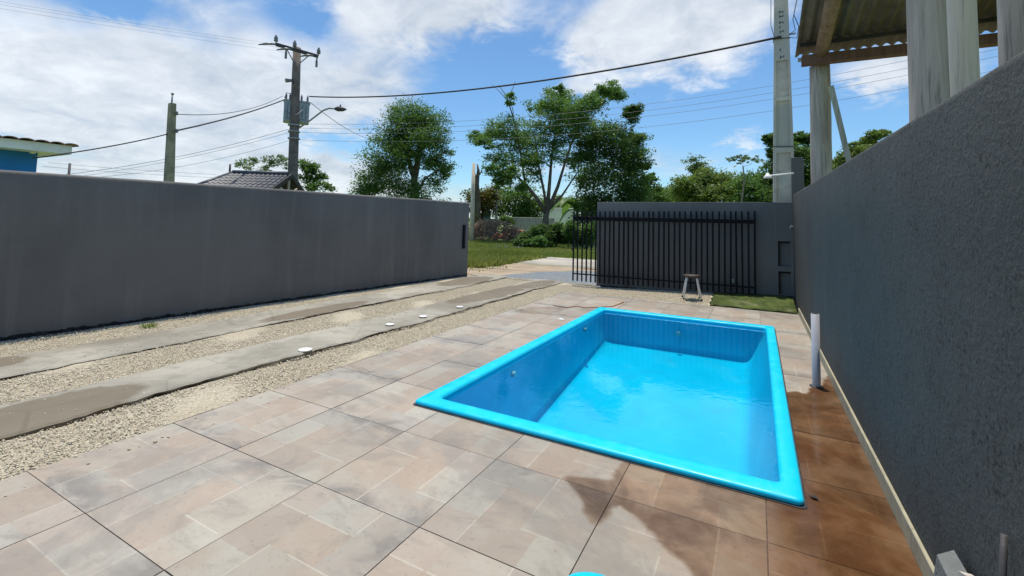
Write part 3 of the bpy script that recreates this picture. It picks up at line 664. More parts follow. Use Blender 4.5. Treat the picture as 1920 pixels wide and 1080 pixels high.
# stub pillar on the corner with a white lamp arm
c0 = PY(1496, 340, 10.22)
sp_ = MB(); w_ = .10; sp_.bbox((-w_, -.07, 1.4), (w_, .07, 2.76), .012)
pil = sp_.build('corner_pillar', MAT['wall_plaster'], None, (c0.x, 10.22+.05, 0)); tag(pil, 'short square grey pillar rising above the corner of two walls', 'pillar')
a0, a1 = PY(1488, 325, 10.14), PY(1437, 330, 10.14)
lamp = empty('wall_lamp', a0); tag(lamp, 'white lamp on a thin horizontal arm fixed to the corner pillar', 'lamp')
b = MB(); b.tube([(0,0,0), (a1-a0)*.9], .016, 8); b.build('arm', MAT['white_paint'], lamp)
b = MB(); dd = a1-a0; b.lathe(dd*.95, [(.012,.06),(.03,.035),(.055,.0),(.085,-.035),(.08,-.042),(.0,-.03)], 14); b.build('lamp_shade', MAT['white_paint'], lamp)

# ------------------------------------------------------------------ sliding gate
GY = 9.985
gl, gr = PY(1075, 470, GY), PY(1415, 470, GY)
gate = empty('sliding_gate', (gl.x, GY, 0)); tag(gate, 'black metal bar gate slid open in front of the end wall', 'gate')
GL = gr.x-gl.x; NB_ = 36
bar = MB(); bar.bbox((-.016,-.010,.10), (.016,.010,1.685), .003); bme = bar.mesh('bar')
for i in range(NB_):
    o = link('bar', bme, MAT['black_metal'], gate, (GL*i/(NB_-1), 0, rise(gl.x+GL*i/(NB_-1), GY)*.3)); o.rotation_euler = (random.uniform(-.006,.006), random.uniform(-.008,.008), random.uniform(-.2,.2))
q = MB(); q.bbox((-.035, -.022, .78), (-.017, .03, .92), .003); q.tube([(-.026, -.022, .85), (-.026, -.06, .85), (.03, -.06, .85)], .007, 8); q.build('latch', MAT['dark_iron'], gate)
q = MB(); q.bbox((-.02, .010, 1.475), (GL+.02, .055, 1.56), .004); q.build('top_rail', MAT['black_metal'], gate)
q = MB(); q.bbox((-.01, .010, .245), (GL+.01, .030, .272), .003); q.build('bottom_rail', MAT['black_metal'], gate)
for x in (1.2, 3.4):
    q = MB(); q.tube([(x, .012, .11), (x, .04, .11)], .05, 14); q.beam((x,.026,.14),(x,.026,.25),.03,.012,(1,0,0)); q.build('roller', MAT['dark_iron'], gate)

# ------------------------------------------------------------------ moss, stool, pipe, discs and other small things in the yard
b = MB(); V = []; nx, ny = 16, 12
for j in range(ny):
    for i in range(nx):
        x = -.76+(.565+.76)*i/(nx-1); y = 8.96+(10.09-8.96)*j/(ny-1)
        if j == 0: y += .03*math.sin(i*1.7)
        if i == 0: x += .03*math.sin(j*2.1)
        V.append((x, y, .014+rise(x, y)+random.uniform(0, .008)))
Fm = [(j*nx+i, j*nx+i+1, (j+1)*nx+i+1, (j+1)*nx+i) for j in range(ny-1) for i in range(nx-1)]
b.add(V, Fm, None, True); e_ = [k for k in range(nx)]+[j*nx+nx-1 for j in range(1, ny)]+[(ny-1)*nx+i for i in range(nx-2, -1, -1)]+[j*nx for j in range(ny-2, 0, -1)]
n0 = len(b.v); b.v += [(V[k][0], V[k][1], -.03) for k in e_]; b.t += [.5]*len(e_); b.f += [(e_[k], n0+k, n0+(k+1) % len(e_), e_[(k+1) % len(e_)]) for k in range(len(e_))]; b.sm += [False]*len(e_)
ms = struct(b.build('mossy_ground', MAT['moss']))

sx, sy = -1.10, 9.33; sz = .012+rise(sx, sy)
stool = empty('stool', (sx, sy, sz), rad(12)); tag(stool, 'low stool with dark round seat and pale metal legs before the gate', 'stool')
q = MB(); q.lathe((0,0,0), [(.0,.405),(.135,.405),(.148,.412),(.152,.425),(.148,.44),(.135,.447),(.0,.447)], 24); q.build('seat', MAT['stool_wood'], stool)
for sxx, syy in ((-1,-1),(1,-1),(1,1),(-1,1)):
    q = MB(); q.tube([(.085*sxx,.085*syy,.41), (.095*sxx,.095*syy,.36), (.155*sxx,.155*syy,.012)], .0125, 10); lg = q.build('leg', MAT['alu_leg'], stool)
    q = MB(); q.lathe((.156*sxx,.156*syy,0), [(.0,0),(.017,0),(.017,.02),(.014,.024)], 10); q.build('foot_cap', MAT['black_metal'], lg)
q = MB(); q.beam((-.1,-.1,.39),(.1,.1,.39),.025,.006); q.beam((-.1,.1,.3965),(.1,-.1,.3965),.025,.006); q.build('seat_bracket', MAT['dark_iron'], stool)

pipe = empty('standpipe', (.452, 5.0, 0)); tag(pipe, 'white plastic pipe standing upright between pool and rough wall', 'pipe')
q = MB(); q.tube([(0,0,-.01),(0,0,.64)], .033, 20, False); q.tube([(0,0,.64),(0,0,.30)], .028, 20, False)
n = 20; o0 = len(q.v)-4*n; q.f += [(o0+n+k, o0+n+(k+1) % n, o0+2*n+(k+1) % n, o0+2*n+k) for k in range(n)]; q.sm += [False]*n
q.build('tube', MAT['pvc_white'], pipe)
q = MB(); q.lathe((0,0,0), [(.036,.0),(.055,.001),(.052,.006),(.037,.010)], 20); q.build('collar', MAT['dark_iron'], pipe)

for (px, py, lab) in ((572, 657, 'largest and nearest white disc lying on the wheel track'), (731, 609, 'white disc on the wheel track, second nearest in its row'), (793, 594, 'white disc on the wheel track, third nearest in its row'), (862, 576, 'smallest white disc on the wheel track, farthest in its row')):
    p = G(px, py, .036); q = MB(); q.lathe((0,0,0), [(.0,-.003),(.062,-.003),(.068,.002),(.066,.008),(.05,.011),(.046,.008),(.0,.008)], 24)
    o = q.build('white_disc', MAT['disc_white'], None, (p.x, p.y, .040)); o.scale = (.85,)*3 if px > 600 else (1,)*3; tag(o, lab, 'disc', 'white discs along the wheel track')

# small blue cover at the bottom edge of the picture
cv = empty('blue_cover', (-.565, 1.755, 0)); tag(cv, 'small blue rounded plastic cover at the bottom of the picture', 'cover')
q = MB(); q.lathe((0,0,0), [(.150,0),(.152,.02),(.145,.045),(.125,.062),(.09,.072),(.0,.076)], 32); o = q.build('lid', MAT['pool_shell'], cv); o.scale = (.80, .52, .8); o.rotation_euler = (0,0,rad(24))
q = MB(); q.lathe((0,0,0), [(.165,0),(.166,.008),(.155,.012),(.150,.012)], 32); o = q.build('flange', MAT['pool_shell'], cv); o.scale = (.80, .52, .8); o.rotation_euler = (0,0,rad(24))

# broken block, offcut and rod against the wall, lower right corner
blk = MB(); V = [(.50,1.50,0),(.578,1.50,0),(.578,2.20,0),(.50,2.20,0),(.515,1.50,.27),(.578,1.50,.31),(.577,2.16,.325),(.53,2.15,.30)]
blk.add(V, [(0,3,2,1),(4,5,6,7),(0,1,5,4),(1,2,6,5),(2,3,7,6),(3,0,4,7)]); o = blk.build('concrete_block', MAT['grey_concrete']); tag(o, 'broken grey concrete block against the wall in the lower right corner', 'block')
q = MB(); q.beam((.556,1.99,.345),(.575,1.62,.48),.03,.012); o = q.build('wood_offcut', MAT['plank']); tag(o, 'pale wood offcut resting on the broken block by the rod', 'offcut')
q = MB(); q.tube([(.560,1.775,.30),(.586,1.80,.58)], .008, 8); o = q.build('iron_rod', MAT['dark_iron']); tag(o, 'thin dark iron rod leaning on the charcoal wall', 'rod')
# damp patch, cord, drain ring and paper scrap on the paving beyond and beside the pool
dp = [G(x, y) for x, y in ((962,583),(990,577),(1030,575),(1058,579),(1050,587),(1010,589),(980,587))]; dp = wob([(p.x, p.y) for p in dp], .03, 4, 9)
b = MB(); b.add([(x, y, .0032) for x, y in reversed(dp)], [tuple(range(len(dp)))], .32); struct(b.build('puddle', MAT['wet_film']))
cp_ = [G(x, y) for x, y in ((1038,574),(1062,578),(1080,575),(1098,578),(1120,577),(1150,575),(1170,567))]; q = MB(); q.tube([Vector((p.x, p.y, .010)) for p in cp_], .007, 6)
o = q.build('cord', MAT['brick_orange']); tag(o, 'thin reddish cord lying on the paving beyond the pool', 'cord')
p = G(966, 657); q = MB(); q.lathe((0,0,0), [(.030,.0),(.046,.0),(.046,.004),(.042,.006),(.030,.005)], 24); q.lathe((0,0,0), [(.0,.001),(.029,.001),(.029,.0025),(.0,.003)], 24)
o = q.build('drain_cover', MAT['galv'], None, (p.x, p.y, .0015)); tag(o, 'small round metal drain cover in the paving left of the pool', 'drain cover')
p = G(1052, 599); q = MB(); q.add([(-.05,-.03,.002),(.04,-.035,.006),(.055,.02,.002),(-.02,.04,.008)], [(0,1,2,3)]); q.add([(-.05,-.03,.001),(.04,-.035,.005),(.055,.02,.001),(-.02,.04,.007)], [(3,2,1,0)])
o = q.build('paper_scrap', MAT['disc_white'], None, (p.x, p.y, .002)); tag(o, 'small white paper scrap on the paving near the far left pool corner', 'paper')
# leaf on the wet floor and weed on the gravel
p = G(1515, 930); q = MB()
for k in range(5): q.add([(0,0,.001),(.03,.012+.002*k,.006),(.055,0,.003),(.03,-.012,.005)], [(0,1,2,3)])
o = q.build('dead_leaf', MAT['bark_dark'], None, (p.x, p.y, .006)); o.rotation_euler = (0,0,-.5); tag(o, 'small dark dead leaf at the near right pool corner', 'leaf')
p = G(280, 613); q = MB()
for k in range(90):
    a = random.uniform(0, 6.28); r_ = random.uniform(0, .09); h = random.uniform(.02, .07); c = Vector((r_*math.cos(a)*1.4, r_*math.sin(a), 0)); t = Vector((math.cos(a), math.sin(a), 0))*random.uniform(.02,.05)
    w = Vector((-math.sin(a), math.cos(a), 0))*.006; q.add([c-w, c+w, c+t+Vector((0,0,h))], [(0,1,2)], random.random())
o = q.build('weed', MAT['leaf_olive'], None, (p.x, p.y, .0)); tag(o, 'small dry weed tuft in the gravel near the long wall', 'weed')
for (px, py, lab) in ((867, 514, 'pale stone lying at the end of the long grey wall'), (1122, 541, 'pale stone at the foot of the end wall corner')):
    p = G(px, py); q = MB(); V = []; r_ = random.Random(px)
    for (x, y, z) in ((1,0,0),(-1,0,0),(0,1,0),(0,-1,0),(0,0,1),(0,0,-.5),(.7,.7,.3),(-.7,.6,.4),(.6,-.7,.35),(-.6,-.7,.2)): V.append((x*.07*r_.uniform(.8,1.2), y*.055*r_.uniform(.8,1.2), .03+z*.045))
    import bmesh
    bm = bmesh.new(); [bm.verts.new(v) for v in V]; bmesh.ops.convex_hull(bm, input=bm.verts); me = bpy.data.meshes.new('loose_stone'); bm.to_mesh(me); bm.free()
    o = link('loose_stone', me, MAT['rubble_grey'], None, (p.x, p.y, .0)); tag(o, lab, 'stone')

# ------------------------------------------------------------------ open shed beyond the right wall
YB = 8.78; SX = .95
shed = empty('open_shed', (SX, YB, 0)); tag(shed, 'open timber shed with corrugated roof beyond the rough right wall', 'shed')
def roofz(y): return 4.33+.185*(YB-y)
def logpost(px, py, wpx, mat, ztop=None, name='post', n=14, taper=.96, jitter=.006, parent=shed):
    p = PX(px, py, SX); d = np.dot(np.array(p)-CAM, fwd); r_ = wpx/2/F_PX*d; q = MB(); zt = ztop or roofz(p.y)-.02
    R = random.Random(px); pts = []; rr = []
    for k in range(15):
        t = k/14; pts.append((p.x-SX+R.uniform(-jitter, jitter), p.y-YB+R.uniform(-jitter, jitter), -.1+(zt+.1)*t)); rr.append(r_*(1.04-(1-taper)*2*t)+R.uniform(-jitter*.4, jitter*.4))
    q.tube(pts, rr, n); return q.build(name, mat, parent), p, r_
o1, p1, r1 = logpost(1541, 330, 35, MAT['log_grey'], 4.12)
o2, p2, r2 = logpost(1751, 180, 72, MAT['log_grey'])
o3, p3, r3 = logpost(1808, 120, 40, MAT['log_pale'], n=20, taper=1.0, jitter=.0015)
o4, p4, r4 = logpost(1912, 60, 62, MAT['log_grey'])
# front log beam and flat board under the eave
q = MB(); q.beam((-.27, .02, 4.17), (3.6, .02, 4.12), .16, .15); q.build('eave_beam', MAT['beam_red'], shed)
q = MB(); q.beam((-.31, .20, 4.255), (3.6, .20, 4.20), .02, .07); q.build('fascia_board', MAT['plank'], shed)
q = MB(); pts = [(.02, .25, 4.18)]; q.tube([(.0, .10, 4.245), (.0, -1.5, 4.54), (.0, -3.5, 4.92), (.0, -7.8, 5.70)], [.095, .10, .10, .10], 12); q.build('rafter', MAT['log_brown'], shed)
q = MB(); q.tube([(2.3, .10, 4.245), (2.3, -7.8, 5.70)], [.09, .10], 12); q.build('rafter', MAT['log_brown'], shed)
for yy in (-.12, -1.45, -2.85, -4.3, -6.0, -7.4):
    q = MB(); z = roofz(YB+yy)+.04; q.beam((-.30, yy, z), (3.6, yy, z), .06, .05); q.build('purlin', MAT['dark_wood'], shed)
q = MB(); q.beam((.12, .0, 3.70), (.36, .0, 2.3), .075, .03, (0,1,0)); o = q.build('brace', MAT['plank'], shed)
# corrugated sheets
nsh = 4
for row, (ya, yb_) in enumerate(((.36, -1.55), (-1.40, -3.3), (-3.15, -5.0), (-4.85, -7.9))):
    for k in range(nsh):
        x0 = -.34+k*.98; n = 46; V = []
        for (y, dz) in ((ya, 0), (yb_, 0)):
            for i in range(n):
                x = x0+1.03*i/(n-1); V.append((x, y, roofz(YB+y)+.115+.025*math.sin(x*2*math.pi/.146)+.012*row+.004*(k % 2)))
        q = MB(); m_ = len(V); V += [(x, y, z+.007) for x, y, z in V]
        Fc = [(i, i+1, n+i+1, n+i) for i in range(n-1)]+[(m_+i, m_+n+i, m_+n+i+1, m_+i+1) for i in range(n-1)]+[(i, m_+i, m_+i+1, i+1) for i in range(n-1)]+[(n+i+1, m_+n+i+1, m_+n+i, n+i) for i in range(n-1)]
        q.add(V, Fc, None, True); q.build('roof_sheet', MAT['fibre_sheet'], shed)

# ------------------------------------------------------------------ poles
def hpole(name, c, wx0, wx1, wy0, wy1, h, panels, mat, parent):
    """tapered concrete pole whose broad face has recessed panels; broad face towards -Y"""
    q = MB()
    def sec(t): return (wx0+(wx1-wx0)*t, wy0+(wy1-wy0)*t)
    zs = [0.0]
    lv = [0]
    for a, c_ in panels: lv += [a, c_]
    lv.append(1)
    V = []; Fc = []
    def ringv(t, rec):
        x, y = sec(t); fr = x*.30; d = y*.35 if rec else 0.0
        return [(-x,-y,t*h),(-x+fr,-y,t*h),(-x+fr+.004,-y+d,t*h),(x-fr-.004,-y+d,t*h),(x-fr,-y,t*h),(x,-y,t*h),(x,y,t*h),(-x,y,t*h)]
    ts = []
    for i in range(len(lv)-1):
        rec = i % 2 == 1; ts += [(lv[i], rec), (lv[i+1], rec)]
    for t, rec in ts: V += ringv(t, rec)
    n = 8
    for i in range(len(ts)-1): Fc += [(i*n+k, i*n+(k+1) % n, (i+1)*n+(k+1) % n, (i+1)*n+k) for k in range(n)]
    Fc.append(tuple((len(ts)-1)*n+k for k in range(n)))
    q.add(V, Fc); return q.build(name, mat, parent)
cb = PY(1470, 370, 10.75); cp = empty('concrete_pole', (cb.x+.0, 10.75, 0)); tag(cp, 'tall pale concrete utility pole with recessed panels behind the corner', 'utility pole')
H_ = 8.4
pans = []
zs = [(.4, 2.0), (2.2, 3.05), (3.15, 3.98), (4.08, 4.75), (5.0, 5.55), (5.65, 6.3), (6.4, 7.2)]
hpole('shaft', cb, .225, .085, .15, .08, H_, [(a/H_, c/H_) for a, c in [(.3,2.92),(3.02,3.98),(4.06,4.82)]], MAT['pole_concrete'], cp)
def cpz(px, py): return PY(px, py, 10.58).z
def cpw(z): return .225+(.085-.225)*z/H_
for zb_ in (cpz(1470, 273), cpz(1473, 68)):
    w = cpw(zb_); yd = .15+(.08-.15)*zb_/H_
    q = MB(); q.tube([(-w-.008,-yd-.008,zb_),(w+.008,-yd-.008,zb_-.02),(w+.008,yd+.008,zb_),(-w-.008,yd+.008,zb_+.01),(-w-.008,-yd-.008,zb_)], .008, 6); q.build('wire_band', MAT['dark_iron'], cp)
# stencilled characters down the pole (illegible in the photograph: short dark strokes)
for k, (py, kind) in enumerate(((18, 'h'), (27, 'p'), (38, 'h'), (47, 'l'), (56, 'p'), (90, 'l'), (104, 'p'))):
    z = cpz(1475, py); yd = -(.15+(.08-.15)*z/H_)-.003; q = MB(); w = .035
    q.box((-w, yd, z-.03), (-w+.014, yd+.002, z+.03))
    if kind != 'l': q.box((-w+.014, yd, z-.006), (w, yd+.002, z+.008)); q.box((w-.012, yd-.0005, z-.03 if kind == 'h' else z+.009), (w+.002, yd+.0015, z-.007 if kind == 'h' else z+.03))
    q.build('stencil_mark', MAT['cable'], cp)
q = MB(); q.beam((-.12, .0, cpz(1475, 60)), (.25, -.02, cpz(1475, 60)), .03, .03); q.build('bracket', MAT['galv'], cp)
q = MB(); z_ = cpz(1475, 68)
q.tube([(.12,-.1,z_), (.26,-.12,z_-.05), (.30,-.12,z_+.18), (.22,-.11,z_+.45), (.30,-.1,z_+.9), (.20,-.09,z_+1.5)], .008, 6)
q.tube([(.12,-.1,z_+.05), (.24,-.12,z_+.12), (.20,-.12,z_+.35), (.28,-.11,z_+.75)], .007, 6)
q.build('drop_wire', MAT['cable'], cp)
q = MB(); q.tube([(-.12,-.1,z_), (-.19,-.12,z_+.3), (-.18,-.11,z_+.9), (-.13,-.1,z_+1.6)], .006, 6); q.build('drop_wire', MAT['cable'], cp)

MD = 20.0
mb_ = D(550, 300, MD); mp = empty('utility_pole', (mb_.x, mb_.y, 0)); tag(mp, 'brown utility pole with crossarm, transformer and street light beyond the long wall', 'utility pole')
def mloc(px, py, dd=MD): p = D(px, py, dd); return Vector((p.x-mb_.x, p.y-mb_.y, p.z))
pt, pb_ = mloc(557, 90), mloc(549, 325)
dr = (pt-pb_); lo = pb_-dr*((pb_.z+.2)/dr.z)
q = MB(); pts = [lo.lerp(pt, t) for t in np.linspace(0, 1, 8)]; q.tube(pts, list(np.linspace(.215, .15, 8)), 14); q.build('shaft', MAT['pole_wood'], mp)
cl, cr_ = mloc(517, 83, MD-.25), mloc(597, 106, MD-.25)
q = MB(); q.beam(cl, cr_, .10, .12); q.build('crossarm', MAT['dark_iron'], mp)
pin = [(0.0,.0), (.43,.0), (1.0,.0)]
for t, _ in pin:
    c = cl.lerp(cr_, t); q = MB(); q.lathe(c+Vector((0,0,.05)), [(.02,0),(.02,.06),(.075,.07),(.08,.12),(.05,.14),(.075,.17),(.07,.22),(.04,.25),(.045,.29),(.03,.32),(.0,.325)], 12); q.build('insulator', MAT['porcelain'], mp)
for t in (.25, .97):
    c = cl.lerp(cr_, t)+Vector((0,0,-.06)); q = MB(); q.lathe(c+Vector((.05,-.05,-.42)), [(.02,0),(.05,.03),(.04,.08),(.05,.12),(.04,.17),(.05,.22),(.03,.30),(.03,.40)], 10); q.build('fuse_cutout', MAT['porcelain'], mp)
for t, dx in ((.0,-.45), (.40,-.32), (.93,-.42)):
    c = cl.lerp(cr_, t); q = MB(); q.tube([c, c+Vector((-.10,-.28,-.06)), c+Vector((-.22,-.55,-.18))], [.035,.05,.02], 8); q.build('strain_insulator', MAT['porcelain'], mp)
q = MB(); q.beam(pt+Vector((0,0,-.75)), cl.lerp(cr_, .78)+Vector((0,0,-.06)), .03, .03); q.beam(pt+Vector((0,0,-.75)), cl.lerp(cr_, .25)+Vector((0,0,-.06)), .03, .03); q.build('crossarm_brace', MAT['galv'], mp)
q = MB(); q.tube([mloc(548,151,MD-.15), mloc(536,151,MD-.25)], [.05,.085], 10); q.build('bracket_insulator', MAT['porcelain'], mp)
# transformer
tcn = mloc(556, 209, MD+.32); tz0, tz1 = mloc(556, 228).z, mloc(556, 190).z
q = MB(); hw = .47; hd = .30
prof = []
for k in range(24):
    a = 2*math.pi*k/24; cx, cy_ = math.cos(a), math.sin(a); prof.append((math.copysign(abs(cx)**.45, cx)*hw, math.copysign(abs(cy_)**.45, cy_)*hd))
ang = math.atan2(cr_.y-cl.y, cr_.x-cl.x); ca, sa = math.cos(ang), math.sin(ang)
rot = lambda x, y: (x*ca-y*sa+tcn.x, x*sa+y*ca+tcn.y)
q.prism([rot(*p) for p in prof], tz0, tz1); tf = q.build('transformer_tank', MAT['galv'], mp)
q = MB(); q.prism([rot(x*1.05, y*1.06) for x, y in prof], tz1, tz1+.05); q.build('transformer_lid', MAT['galv'], tf)
for k in range(7):
    q = MB(); x = -hw*.85+k*hw*1.7/6; a, c = rot(x, -hd-.06), rot(x, -hd+.02); q.beam((*a, tz0+.1), (*a, tz1-.12), .02, .07, (0,0,1) if False else (math.cos(ang), math.sin(ang), 0)); q.build('cooling_fin', MAT['galv'], tf)
for x in (-.40, -.26, -.08, .16, .38):
    q = MB(); a = rot(x, -.12); q.lathe((*a, tz1+.05), [(.035,0),(.05,.04),(.03,.07),(.05,.11),(.03,.15),(.045,.19),(.02,.24),(.02,.30)], 10); q.build('bushing', MAT['porcelain'], tf)
q = MB(); q.tube([mloc(535,205,MD-.2), mloc(545,214,MD-.35), mloc(556,216,MD-.35), mloc(568,206,MD-.2)], .02, 6); q.build('jumper_wire', MAT['wire_grey'], mp)
q = MB(); q.tube([mloc(533,184,MD-.1), mloc(538,174,MD-.1), mloc(546,176,MD-.1), mloc(550,186,MD-.1)], .015, 6); q.build('jumper_wire', MAT['wire_grey'], mp)
# street lamp
la = [mloc(556,243,MD-.1), mloc(580,227,MD-.3), mloc(606,207,MD-.6), mloc(617,203,MD-.75), mloc(634,204,MD-.9)]
q = MB(); q.tube(la, .035, 8); q.build('lamp_arm', MAT['galv'], mp)
q = MB(); c = mloc(638,204.5,MD-.95); dv = (la[-1]-la[-2]).normalized(); q.tube([c-dv*.22, c-dv*.1, c+dv*.12, c+dv*.25], [.05,.10,.085,.02], 10); q.lathe(c+Vector((0,0,.08)), [(.03,0),(.03,.09),(.0,.1)], 8); q.build('lamp_head', MAT['dark_iron'], mp)
for zz in (235, 247, 260):
    q = MB(); c = mloc(551, zz); q.lathe(c-Vector((0,0,.03)), [(.21,0),(.225,.01),(.225,.05),(.21,.06)], 14); q.build('clamp_band', MAT['galv'], mp)

lp0 = D(318, 300, 14.); lp = empty('utility_pole', (lp0.x, lp0.y, 0)); tag(lp, 'short pale pole with a small metal tip left of the transformer pole', 'utility pole')
q = MB(); tpz = D(323, 194, 14.); a = Vector((tpz.x-lp0.x, tpz.y-lp0.y, tpz.z)); bb = D(317, 338, 14.); b0 = Vector((bb.x-lp0.x, bb.y-lp0.y, bb.z)); g0 = b0-(a-b0)*(b0.z/(a-b0).z)
q.beam(g0, a, .25, .2, (0,1,0)); 
V = q.v; cen = Vector(a)
q.v = [tuple(Vector(v) if i < 4 else cen+(Vector(v)-cen)*.58) for i, v in enumerate(q.v)]
q.build('shaft', MAT['pole_brown'], lp)
q = MB(); q.tube([a+Vector((-.03,0,-.15)), a+Vector((-.02,0,.24))], .02, 8); q.lathe(a+Vector((-.02,0,.22)), [(.03,0),(.035,.03),(.0,.07)], 8); q.build('tip', MAT['galv'], lp)
for py in (213, 246): 
    c = D(331, py, 13.9); q = MB(); q.lathe(Vector((c.x-lp0.x, c.y-lp0.y, c.z-.04)), [(.02,0),(.04,.02),(.03,.05),(.04,.08),(.02,.1)], 8); q.build('insulator', MAT['porcelain'], lp)

# pale post across the street, bare trunk and thin post
p = G(884, 452); q = MB(); tz = D(885, 306, math.hypot(p.x, p.y)).z
q.tube([(0,0,-.1),(0,0,tz*.5),(0,0,tz)], [.17,.15,.12], 12); o = q.build('concrete_post', MAT['pole_concrete'], None, (p.x, p.y, 0)); tag(o, 'pale concrete post across the street at the end of the long wall', 'post')
p = D(930, 416, 46.); q = MB(); q.tube([(0,0,-.1),(0,0,D(930,352,46.).z)], [.10,.08], 8); q.tube([(0,0,D(930,372,46.).z),(.5,.35,D(930,366,46.).z)], .03, 6); o = q.build('thin_post', MAT['galv'], None, (p.x, p.y, 0)); tag(o, 'thin grey post in front of the far shrubs', 'post')

# ------------------------------------------------------------------ wires
def wire(name, a, c, sag, r_, mat, label, group=None, n=24):
    a, c = Vector(a), Vector(c); q = MB(); pts = [a.lerp(c, t)-Vector((0,0,sag*4*t*(1-t))) for t in np.linspace(0, 1, n)]
    q.tube([p-a for p in pts], r_, 5); o = q.build(name, mat, None, a); tag(o, label, 'wire', group); return o
wire('overhead_cable', D(580,181,MD-.1), PY(1465,69,10.6), .42, .026, MAT['cable'], 'black cable from the transformer pole to the tall concrete pole')
wire('overhead_cable', D(533,187,MD-.1), D(331,245,13.9), .08, .022, MAT['cable'], 'black cable between the transformer pole and the short pale pole')
wire('overhead_cable', D(316,251,14.), D(60,296,13.), .05, .014, MAT['cable'], 'dark cable from the short pale pole to the blue house')
wire('overhead_wire', D(530,180,MD-.1), D(333,214,13.9), .25, .011, MAT['wire_grey'], 'thin upper wire between the transformer pole and short pale pole')
SG = 'street wires left of the transformer pole'
wire('overhead_wire', D(548,240,MD), D(-150,345,26.), .5, .008, MAT['wire_grey'], 'upper of the faint wires below the street lamp, leading left', SG)
wire('overhead_wire', D(548,247,MD), D(-150,360,26.), .4, .006, MAT['wire_grey'], 'middle of the faint wires below the street lamp, leading left', SG)
wire('overhead_wire', D(547,262,MD), D(-150,330,26.), .7, .006, MAT['wire_grey'], 'lowest of the faint wires below the street lamp, leading left', SG)
RG = 'street wires right of the transformer pole'
for k, (ya, xb, yb2, lab) in enumerate(((232, 1930, 62, 'topmost faint street wire running right behind the trees'), (240, 1930, 78, 'second faint street wire from the top behind the trees'), (248, 1930, 92, 'third faint street wire from the top behind the trees'), (262, 1930, 118, 'lowest faint street wire running right behind the trees'))):
    wire('overhead_wire', D(556, ya, MD), D(xb, yb2, 21.), .85, .0055, MAT['wire_grey'], lab, RG, 40)
wire('overhead_wire', D(582,192,MD), D(702,262,38.), .3, .014, MAT['wire_grey'], 'thin service wire slanting down right from the transformer')
HG = 'high wires leaving the crossarm to the left'
for k, (t, lab) in enumerate(((.0, 'high wire from the left end of the crossarm'), (.4, 'high wire from the middle of the crossarm'), (.97, 'high wire from the right end of the crossarm'))):
    c = cl.lerp(cr_, t)+mp.location; wire('overhead_wire', c, c+Vector((-14,-36,-1.0)), .9, .003, MAT['wire_grey'], lab, HG)

# ------------------------------------------------------------------ blue house on the left
HX = -14.0
e0 = PX(70, 300, HX); hy1 = e0.y; zt = PX(70, 287, HX).z
house = empty('blue_house', (HX, hy1, 0)); tag(house, 'blue house with white eaves and clay roof edge behind the long wall', 'house')
q = MB(); q.box((-7, -6, -.1), (0, 0, zt)); q.build('wall', MAT['blue_wall'], house)
EX = .62; EZ = PX(135, 280, HX+EX); ey = EZ.y-hy1; ez0, ez1 = PX(136, 288, HX+EX).z, PX(136, 274, HX+EX).z
q = MB(); q.box((-7.6, -6.6, zt+.002), (EX-.03, ey-.03, zt+.03)); q.build('soffit', MAT['white_paint'], house)
q = MB(); q.box((EX-.028, -6.6, zt-.01), (EX, ey, ez1)); q.box((-7.6, ey-.028, zt-.01), (EX-.03, ey-.001, ez1)); q.build('fascia', MAT['white_paint'], house)
for k in range(30):
    yy = ey+.08-.235*k; q = MB(); pr = []
    for i in range(9):
        a = math.pi*i/8; pr.append((yy-.118+.118*math.cos(a+math.pi)*-1, .045*math.sin(a)))
    V = []
    for xo, zo in ((EX+.10, ez1+.005), (EX-3.6, ez1+.005+3.7*.03)):
        for (y, z) in pr: V.append((xo, y, z+zo))
        for (y, z) in reversed(pr): V.append((xo, y, z+zo-.014))
    n = 18; q.add(V, [(i, (i+1) % n, n+(i+1) % n, n+i) for i in range(n)]+[tuple(reversed(range(n))), tuple(range(n, 2*n))]); q.build('roof_tile', MAT['clay_tile'], house)
q = MB(); q.box((EX-3.6, -6.6, zt+.03), (EX-.03, ey-.03, ez1-.02)); q.add([(EX-.03,-6.6,ez1-.019),(EX-.03,ey-.03,ez1-.019),(EX-3.6,ey-.03,ez1+.06),(EX-3.6,-6.6,ez1+.06)], [(0,1,2,3)]); q.build('roof', MAT['dark_wood'], house)
q = MB(); c = PX(61, 286, HX+.05); q.lathe(Vector((.05, c.y-hy1, c.z-.03)), [(.0,0),(.05,.01),(.05,.05),(.02,.06)], 10); q.build('eave_light', MAT['white_paint'], house)
# thin post with horizontal wires beyond it
p = D(130, 318, 30.); q = MB(); q.tube([(0,0,0),(0,0,D(130,306,30.).z)], .05, 6); o = q.build('fence_post', MAT['dark_iron'], None, (p.x, p.y, 0)); tag(o, 'tiny dark post between the blue house and the short pole', 'post')
for k, (a, c, lab) in enumerate((((90,305),(405,327),'upper low wire running behind the short pale pole'), ((80,312),(400,333),'lower low wire running behind the short pale pole'))):
    wire('overhead_wire', D(*a, 30.), D(*c, 30.), .05, .007, MAT['wire_grey'], lab, 'low wires behind the short pole')

